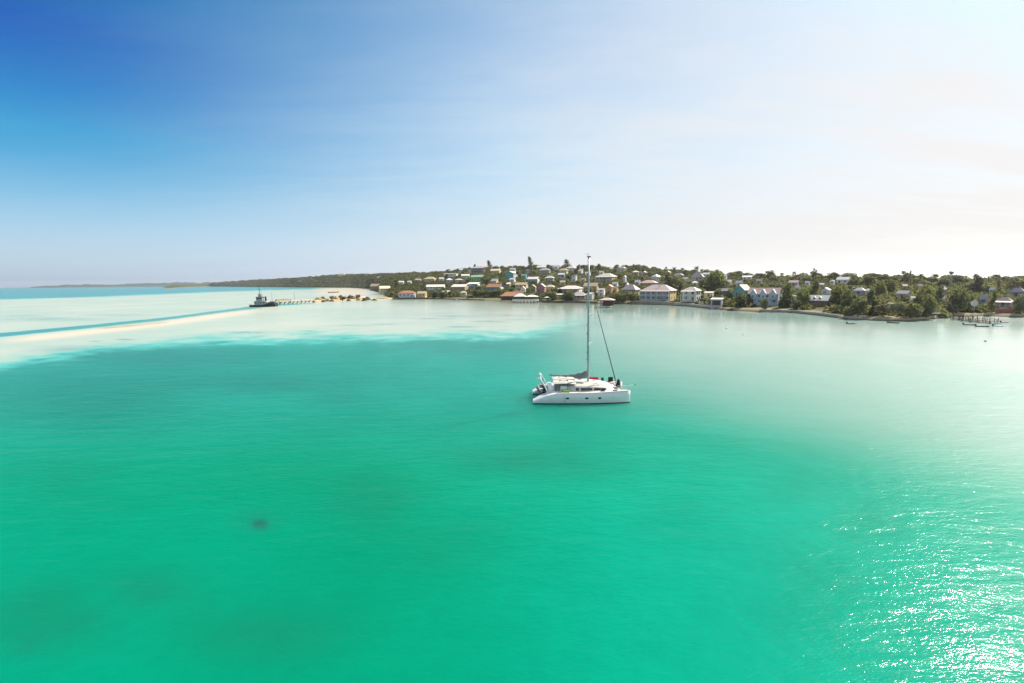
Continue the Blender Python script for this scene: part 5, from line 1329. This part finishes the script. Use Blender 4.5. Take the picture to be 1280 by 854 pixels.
# ------------------------------------------------------------------ the catamaran at anchor
def catamaran():
    gel = pmat('gelcoat', (.80, .79, .77), .28, var=.03, scale=1.2, coat=.4)
    deckm = pmat('nonskid_deck', (.60, .555, .48), .7, var=.12, scale=5)
    gel2 = pmat('deck_gelcoat', (.54, .51, .45), .45, var=.12, scale=2.2)
    boot = pmat('black_antifouling', (.012, .012, .014), .5)
    dark = pmat('tinted_acrylic', (.012, .012, .012), .1, spec=.7)
    canvas = pmat('grey_canvas', (.20, .205, .21), .85, var=.15, scale=2.5, bump=.3)
    alu = pmat('mast_aluminium', (.34, .36, .36), .38, metal=.55, var=.06)
    steel = pmat('stainless_rail', (.62, .63, .64), .25, metal=.85)
    black = pmat('black_cloth', (.015, .016, .02), .9)
    wl = sea(727.3, 505.2)                       # near hull amidships at the waterline
    yaw = R(-2.0)
    C = wl + Vector((math.sin(-yaw), math.cos(yaw), 0)) * 3.55
    root = tag(empty('catamaran', Vector((C.x, C.y, 0)), yaw), 'white sailing catamaran with tall bare mast anchored in the turquoise bay', 'sailing yacht')
    DZ = 1.5
    def hb(t):           # half beam of a hull, t from stern 0 to bow 1
        return .06 + .86 * min(1.0, ((1 - t) / .42)) ** .62 * (1 - .12 * max(0, .25 - t) / .25)
    def sheer(t):        # deck edge height with the stepped sugar scoop stern
        z = DZ + .22 * max(0, t - .55) / .45
        if t < .27:
            u = t / .27; z = .34 + (DZ - .34) * (1 - (1 - u) ** 1.9)
        return z
    for sg, nm in ((-1, 'near'), (1, 'far')):
        secs = []; band = []
        for k in range(33):
            t = k / 32; x = -6.8 + 13.6 * t; h = hb(t); z = sheer(t); yc = sg * 2.78
            o = -sg
            secs.append([(x, yc - h, z), (x, yc - h * 1.0, z * .62), (x, yc - h * .96, .12), (x, yc - h * .62, -.42), (x, yc, -.55), (x, yc + h * .62, -.42), (x, yc + h * .96, .12), (x, yc + h, z * .62), (x, yc + h, z), (x, yc, z + .05)])
            q = h * .965 + .012
            band.append([(x, yc - q, .15), (x, yc - q, -.1), (x, yc + q, -.1), (x, yc + q, .15)])
        hl = MB().loft(secs).build('hull', gel, root, smooth=False)
        for p in hl.data.polygons: p.use_smooth = abs(p.normal.z) < .8
        MB().loft(band, closed=False, cap=False).build('boot_stripe', boot, hl)
        for px_ in (-2.0, .66, 2.45):
            f = MB(); q = 16
            y = sg * 2.78 + sg * (hb((px_ + 6.8) / 13.6) + .012)
            ring = [(px_ + .24 * math.cos(2 * math.pi * k / q), .85 + .13 * math.sin(2 * math.pi * k / q)) for k in range(q)]
            f.prism(ring, y - .02, y + .02).build('porthole', dark, hl)
        for k, (x0, x1, z) in enumerate(((-6.7, -6.0, .42), (-6.0, -5.4, .72), (-5.4, -4.8, 1.02))):
            MB().box(x0, x1, sg * 2.78 - .5, sg * 2.78 + .5, z - .12, z + .06).build('stern_step', deckm, hl)
        MB().box(-2.4, -2.34, sg * (2.78 + .89) - .03, sg * (2.78 + .89) + .03, .2, 1.45).build('rub_strake', M_METAL, hl)
        # deck strip, hatches, toe rail, guard rails
        MB().loft([[(x, sg * 2.78 - h, z), (x, sg * 2.78 + h, z), (x, sg * 2.78 + h, z + .04), (x, sg * 2.78 - h, z + .04)] for x, h, z in [(-3.0 + 9.6 * k / 16, hb((-3.0 + 9.6 * k / 16 + 6.8) / 13.6) * .93, sheer((-3.0 + 9.6 * k / 16 + 6.8) / 13.6) + .035) for k in range(17)]]).build('side_deck', deckm, hl)
        for x in (4.7, 3.0):
            MB().box(x - .28, x + .28, sg * 2.78 - .26, sg * 2.78 + .26, DZ + .2, DZ + .27).build('deck_hatch', dark, hl)
        xs = [-3.4, -1.9, -.4, 1.1, 2.6, 4.1, 5.5, 6.5]
        for x in xs:
            y = sg * (2.78 + hb((x + 6.8) / 13.6) * .9)
            z = sheer((x + 6.8) / 13.6)
            MB().tube([(x, y, z), (x, y, z + .68)], .018, 6).build('stanchion', steel, root)
        for dz in (.34, .67):
            MB().tube([(x, sg * (2.78 + hb((x + 6.8) / 13.6) * .9), sheer((x + 6.8) / 13.6) + dz) for x in xs], .010, 5).build('lifeline', steel, root)
        MB().tube([(5.5, sg * (2.78 + .45), DZ + .9), (6.6, sg * 2.84, DZ + .92), (6.72, sg * 2.7, DZ + .92), (6.1, sg * 2.4, DZ + .9)], .022, 6).build('pulpit', steel, root)
    # bridge deck and saloon
    MB().prism([(-4.6, .72), (3.6, .78), (4.1, 1.1), (4.1, DZ + .06), (-4.6, DZ - .15)], -2.2, 2.2).build('bridge_deck', gel, root)
    MB().box(-4.6, -3.95, -2.2, 2.2, DZ - .15, DZ + .4).build('aft_bench', gel, root, bevel=.06)
    secs = []
    for x, w, z0, z1 in ((-1.9, 2.75, DZ, 2.28), (-.6, 2.85, DZ, 2.36), (1.4, 2.8, DZ, 2.36), (3.2, 2.5, DZ, 2.22), (4.3, 2.1, DZ, 1.98), (4.95, 1.7, DZ, 1.62)):
        secs.append([(x, -w, z0), (x, -w + .05, z0 + (z1 - z0) * .12), (x, -w + .28, z1 - .16), (x, -w + .5, z1 - .03), (x, -w * .5, z1 + .06), (x, 0, z1 + .1), (x, w * .5, z1 + .06), (x, w - .5, z1 - .03), (x, w - .28, z1 - .16), (x, w - .05, z0 + (z1 - z0) * .12), (x, w, z0)])
    cab = MB().loft(secs).build('coachroof', gel2, root)
    for p in cab.data.polygons: p.use_smooth = True
    for sg in (-1, 1):
        for x0, x1 in ((-.75, -.28), (-.05, 1.55), (1.78, 3.55)):
            def yy(x, z):
                w = np.interp(x, [-1.9, -.6, 1.4, 3.2, 4.3], [2.75, 2.85, 2.8, 2.5, 2.1]); z1 = np.interp(x, [-1.9, -.6, 1.4, 3.2, 4.3], [2.28, 2.36, 2.36, 2.22, 1.98])
                u = (z - DZ - (z1 - DZ) * .12) / ((z1 - .16) - (DZ + (z1 - DZ) * .12))
                return w - .05 - .23 * u + .015
            za, zb = DZ + .22, DZ + .56
            b = MB(); n = 6; rings = []
            for k in range(n + 1):
                x = x0 + (x1 - x0) * k / n; zt = zb - (.10 * max(0, (x - 2.2)) if x > 2.2 else 0)
                rings.append([(x, sg * yy(x, za), za), (x, sg * yy(x, zt), zt), (x, sg * (yy(x, zt) - .06), zt), (x, sg * (yy(x, za) - .06), za)])
            b.loft(rings).build('saloon_window', dark, cab)
    for x, y in ((2.2, -.9), (2.2, .9), (3.5, 0), (.2, -1.3), (.2, 1.3)):
        z = float(np.interp(x, [-1.9, -.6, 1.4, 3.2, 4.3], [2.28, 2.36, 2.36, 2.22, 1.98])) + .07
        MB().box(x - .27, x + .27, y - .24, y + .24, z - .06, z + .03).build('roof_hatch', M_METAL, cab)
    MB().tube([(1.0, -1.9, 2.32), (1.9, -2.0, 2.36), (2.6, -1.9, 2.3)], .035, 6).build('grab_rail', M_WOOD, cab)
    # helm station, cockpit, hard top
    MB().box(-2.9, -1.95, -2.5, -1.5, DZ, DZ + .75).build('helm_seat', gel, root, bevel=.08)
    MB().tube([(-1.86 + .0, -2.0 + .36 * math.cos(a), DZ + .8 + .36 * math.sin(a)) for a in np.arange(17) * math.pi / 8], .025, 6).build('steering_wheel', black, root)
    MB().prism([(-3.9, .82), (-1.92, .82), (-1.92, .95), (-3.9, .95)], -1.95, 1.95).build('cockpit_floor', pmat('teak', (.24, .15, .08), .8, scale=4), root)
    MB().box(-1.93, -1.9, -1.4, 1.4, .95, 2.15).build('saloon_door', dark, root)
    top = []
    for k in range(9):
        x = -3.85 + 3.2 * k / 8; z = 2.72 + .12 * math.sin(math.pi * k / 8) - .05 * (k / 8)
        top.append([(x, -2.3, z - .16), (x, -1.9, z), (x, 0, z + .08), (x, 1.9, z), (x, 2.3, z - .16), (x, 2.25, z - .22), (x, 1.9, z - .07), (x, 0, z + .0), (x, -1.9, z - .07), (x, -2.25, z - .22)])
    bm_ = MB().loft(top).build('hard_top', gel2, root)
    MB().box(-3.0, -1.7, -1.5, -.4, 2.795, 2.84).build('solar_panel', pmat('solar_cells', (.02, .025, .05), .25), bm_)
    MB().box(-3.0, -1.7, .4, 1.5, 2.795, 2.84).build('solar_panel', bpy.data.materials['solar_cells'], bm_)
    for x in (-3.75, -.9):
        for y in (-2.15, 2.15):
            MB().tube([(x + .1, y, 1.3 if x < -2 else 2.2), (x, y, 2.56)], .03, 6).build('top_post', steel, bm_)
    MB().box(-3.55, -3.45, -1.9, 1.9, 1.45, 2.3).build('cockpit_screen', canvas, root)
    MB().box(-3.6, -2.2, -1.92, -1.88, 1.5, 2.5).build('cockpit_screen', canvas, root)
    # stern arch with davits
    for y, sg in ((-2.35, -1), (2.35, 1)):
        dv = MB().tube([(-4.5, y, 1.0), (-5.05, y, 2.2), (-5.6, y * .98, 3.1), (-5.75, y * .97, 3.35)], [.11, .10, .08, .07], 8).build('davit', gel, root)
        MB().tube([(-5.2, y, 2.5), (-5.95, y, 2.45), (-6.15, y, 2.4)], .06, 6).build('davit_arm', gel, dv)
    MB().tube([(-5.6, -2.3, 3.1), (-5.62, 0, 3.2), (-5.6, 2.3, 3.1)], .06, 8).build('arch_bar', gel, root)
    MB().tube([(-5.7, 2.28, 3.3), (-5.75, 2.28, 4.5)], .02, 6).build('antenna', steel, root)
    MB().tube([(-5.75, -1.2, 3.2), (-5.75, -1.2, 3.9)], .02, 6).build('antenna', steel, root)
    MB().loft([[(-5.7 + r * math.cos(a), .6 + r * math.sin(a), z) for a in np.arange(12) * math.pi / 6] for r, z in ((.2, 3.24), (.26, 3.3), (.26, 3.42), (.1, 3.52))]).build('radar_dome', gel, root)
    # rig
    MX = 1.28
    ms = MB().tube([(MX, 0, 2.3), (MX - .03, 0, 8), (MX - .06, 0, 14), (MX - .09, 0, 20.3)], [.15, .15, .14, .105], 12).build('mast', alu, root, smooth=True)
    MB().box(MX - .32, MX + .2, -.14, .14, 20.3, 20.42).build('masthead', black, ms)
    MB().tube([(MX - .1, 0, 20.4), (MX - .1, 0, 20.9)], .02, 6).build('masthead_antenna', black, ms)
    MB().tube([(MX - .3, 0, 20.4), (MX - .35, 0, 20.75), (MX - .6, 0, 20.75)], .018, 6).build('wind_vane', black, ms)
    for z, w in ((8.0, 1.25), (12.2, 1.0)):
        MB().tube([(MX - .02, -w, z - .06), (MX + .06, 0, z + .03), (MX - .02, w, z - .06)], [.035, .06, .035], 6).build('spreader', gel, ms)
        MB().box(MX + .12, MX + .5, -.16, .16, z - .02, z + .1).build('deck_light', gel, ms)
    for z in (5.6, 6.6, 9.4, 10.6, 15.2):
        MB().box(MX - .26, MX - .14, -.05, .05, z, z + .16).build('mast_slide', black, ms)
    hz = 17.3
    wires = [((MX - .07, .02 * sg, hz), (MX - .75, 3.45 * sg, DZ + .1)) for sg in (-1, 1)] + [((MX - .03, .05 * sg, 8.0), (MX + .5, 3.4 * sg, DZ + .1)) for sg in (-1, 1)] + [((MX - .05, .05 * sg, 12.2), (MX - .5, 3.42 * sg, DZ + .1)) for sg in (-1, 1)]
    for a, b in wires:
        MB().tube([a, b], .009, 5).build('shroud', steel, root)
    MB().tube([(MX - .04, 0, hz), (5.42, 0, 2.0)], .012, 5).build('forestay', steel, root)
    p0, p1 = Vector((MX - .04, 0, hz)), Vector((5.42, 0, 2.0))
    MB().tube([p0.lerp(p1, u) for u in (.10, .2, .5, .8, .93, .985)], [.02, .035, .055, .07, .08, .04], 8).build('furled_jib', pmat('furled_sail_cover', (.09, .10, .105), .8, var=.2, scale=3), root, smooth=True)
    MB().tube([(5.42, 0, 1.75), (5.42, 0, 2.02)], .16, 10).build('furling_drum', black, root)
    bo = MB().tube([(MX - .15, 0, 3.15), (-1.6, 0, 3.22), (-4.35, 0, 3.42)], [.11, .11, .09], 10).build('boom', alu, root, smooth=True)
    # lowered mainsail in its bag: high and slack at the mast, thin along the boom
    secs = []
    n = 18
    for k in range(n + 1):
        u = k / n; x = MX - .2 - (MX - .2 + 4.2) * u
        base = 3.0 + .40 * u - .30 * math.sin(math.pi * min(1, u / .42)) * (u < .42)
        topz = 3.26 + .24 * u + .80 * (1 - u) ** 3.2 + .07 * math.sin(k * 1.9)
        w = .12 + .16 * (1 - u) + .03 * math.sin(k * 2.7)
        ring = []
        for q in range(10):
            a = 2 * math.pi * q / 10
            zc = (base + topz) / 2; hz_ = (topz - base) / 2
            ring.append((x + .03 * math.sin(q * 3 + k), w * math.cos(a) * (1 - .55 * max(0, math.sin(a))), zc + hz_ * math.sin(a)))
        secs.append(ring)
    MB().loft(secs).build('sail_bag', canvas, bo, smooth=True)
    MB().tube([(-4.3, 0, 3.5), (MX - .1, 0, 20.2)], .007, 5).build('topping_lift', steel, root)
    MB().tube([(-3.6, 0, 3.3), (-3.7, .3, 2.85)], .03, 6).build('mainsheet', black, root)
    # bow: cross beam, trampoline nets, bowsprit, anchor gear
    MB().tube([(5.5, -2.75, DZ + .02), (5.5, 0, DZ + .14), (5.5, 2.75, DZ + .02)], .12, 10).build('cross_beam', gel, root)
    net = pmat('trampoline_net', (.62, .60, .56), .9, var=.12, scale=14)
    for y0, y1 in ((-2.1, -.28), (.28, 2.1)):
        MB().box(4.12, 5.4, y0, y1, DZ - .02, DZ + .01).build('trampoline', net, root)
    MB().box(4.1, 5.6, -.27, .27, DZ - .1, DZ + .14).build('foredeck_beam', gel, root)
    MB().tube([(5.5, 0, DZ + .1), (8.0, 0, DZ + .42)], [.055, .04], 8).build('bowsprit', gel, root)
    MB().tube([(8.0, 0, DZ + .4), (8.05, 0, DZ + .52)], .06, 6).build('bowsprit_cap', black, root)
    MB().tube([(6.0, -2.5, DZ + .2), (7.4, 0, DZ + .34)], .010, 5).build('bobstay', steel, root)
    MB().tube([(6.0, 2.5, DZ + .2), (7.4, 0, DZ + .34)], .010, 5).build('bobstay', steel, root)
    MB().tube([(5.6, 0, 1.4), (9.4, .1, 0), (11.5, .1, -1)], .014, 5).build('anchor_chain', M_METAL, root)
    # loose things on board: each stands by itself
    MW = Matrix.Translation(root.location) @ Matrix.Rotation(yaw, 4, 'Z')
    def loose(name, loc, lb, cat, rz=0.0):
        return tag(empty(name, MW @ Vector(loc), yaw + rz), lb, cat)
    tubem = pmat('dinghy_hypalon', (.10, .13, .15), .6)
    dg = loose('tender', (-5.35, .5, 1.05), 'dark grey inflatable tender slung across the stern of the catamaran', 'dinghy', R(96))
    for sg in (-1, 1):
        MB().tube([(-1.7, .62 * sg, .22), (.6, .62 * sg, .24), (1.35, .45 * sg, .32), (1.78, .0, .42)], [.19, .23, .21, .17], 10).build('tube', tubem, dg, smooth=True)
    MB().loft([[(-1.5, -.5, .1), (-1.5, 0, -.14), (-1.5, .5, .1)], [(.6, -.5, .1), (.6, 0, -.16), (.6, .5, .1)], [(1.6, -.05, .3), (1.6, 0, .25), (1.6, .05, .3)]], cap=True).build('rigid_hull', M_BOATD, dg)
    MB().box(-.5, -.2, -.5, .5, .25, .32).build('thwart', gel, dg)
    m = MB().box(-1.95, -1.6, -.16, .16, .3, .85).build('outboard_motor', black, dg, bevel=.05)
    MB().box(-1.85, -1.72, -.05, .05, -.35, .3).build('motor_leg', black, m)
    gr = loose('cushion', (-2.15, -2.95, DZ + .08), 'bright green lounging cushion on the side deck of the catamaran', 'cushion')
    MB().box(-.55, .55, -.32, .32, 0, .2).build('cushion_pad', pmat('green_fabric', (.10, .30, .03), .85, var=.2), gr, bevel=.07)
    MB().box(-.55, -.4, -.3, .3, .2, .34).build('bolster', bpy.data.materials['green_fabric'], gr, bevel=.05)
    redm = pmat('red_fabric', (.62, .025, .03), .8, var=.12)
    def towel(x0, x1, zt, zb, mt, lb, name='towel'):
        tw = tag(empty(name, MW @ Vector((0, 0, 0)), yaw), lb, 'towel', 'towels drying on the catamaran rail')
        y = 2.78 + hb(((x0 + x1) / 2 + 6.8) / 13.6) * .9
        rings = []
        for k in range(13):
            x = x0 + (x1 - x0) * k / 12; w = .03 * math.sin(k * 1.7)
            rings.append([(x, y - .05 + w, zb + .03 * math.sin(k)), (x, y - .035, zt), (x, y + .035, zt), (x, y + .05 - w, zb + .12), (x, y + .03 - w, zb + .12), (x, y + .0, zt - .05), (x, y - .03 + w, zb + .03 * math.sin(k))])
        MB().loft(rings).build('cloth', mt, tw)
    towel(1.95, 3.3, 2.36, 1.72, redm, 'long red towel drying over the far rail of the catamaran')
    towel(3.72, 4.1, 2.3, 1.82, black, 'small dark towel drying beside the red one on the rail')
    towel(4.75, 5.5, 2.4, 1.75, black, 'wide dark cloth drying by the forestay of the catamaran')
    sb = loose('sail_bag', (5.62, -.35, DZ + .1), 'dark sail bag stowed upright at the foot of the forestay', 'sail bag')
    MB().loft([[(r * math.cos(a) * .8, r * math.sin(a), z) for a in np.arange(12) * math.pi / 6] for r, z in ((.26, 0), (.36, .3), (.34, .75), (.26, 1.05), (.1, 1.25))]).build('bag', black, sb, smooth=True)
    MB().box(-.2, .22, -.42, -.3, .1, .42).build('strap', pmat('tan_webbing', (.30, .2, .10), .8), sb)
    fl = loose('fender', (.2, -3.72, .95), 'white fender hanging at the near side of the catamaran', 'fender') if False else None
catamaran()

# ------------------------------------------------------------------ thin sea haze
def haze():
    o = MB().box(-14600, 14600, -14600, 14600, -6, 150).build('haze', None)
    m = bpy.data.materials.new('haze'); m.use_nodes = True
    t = NT(m.node_tree)
    v = t.n('ShaderNodeVolumePrincipled', ins={'Color': (.95, .97, 1, 1), 'Density': .00006, 'Anisotropy': .5})
    t.n('ShaderNodeOutputMaterial', ins={'Volume': v.outputs[0]})
    o.data.materials.clear(); o.data.materials.append(m)
    tag(o, kind='stuff')
haze()
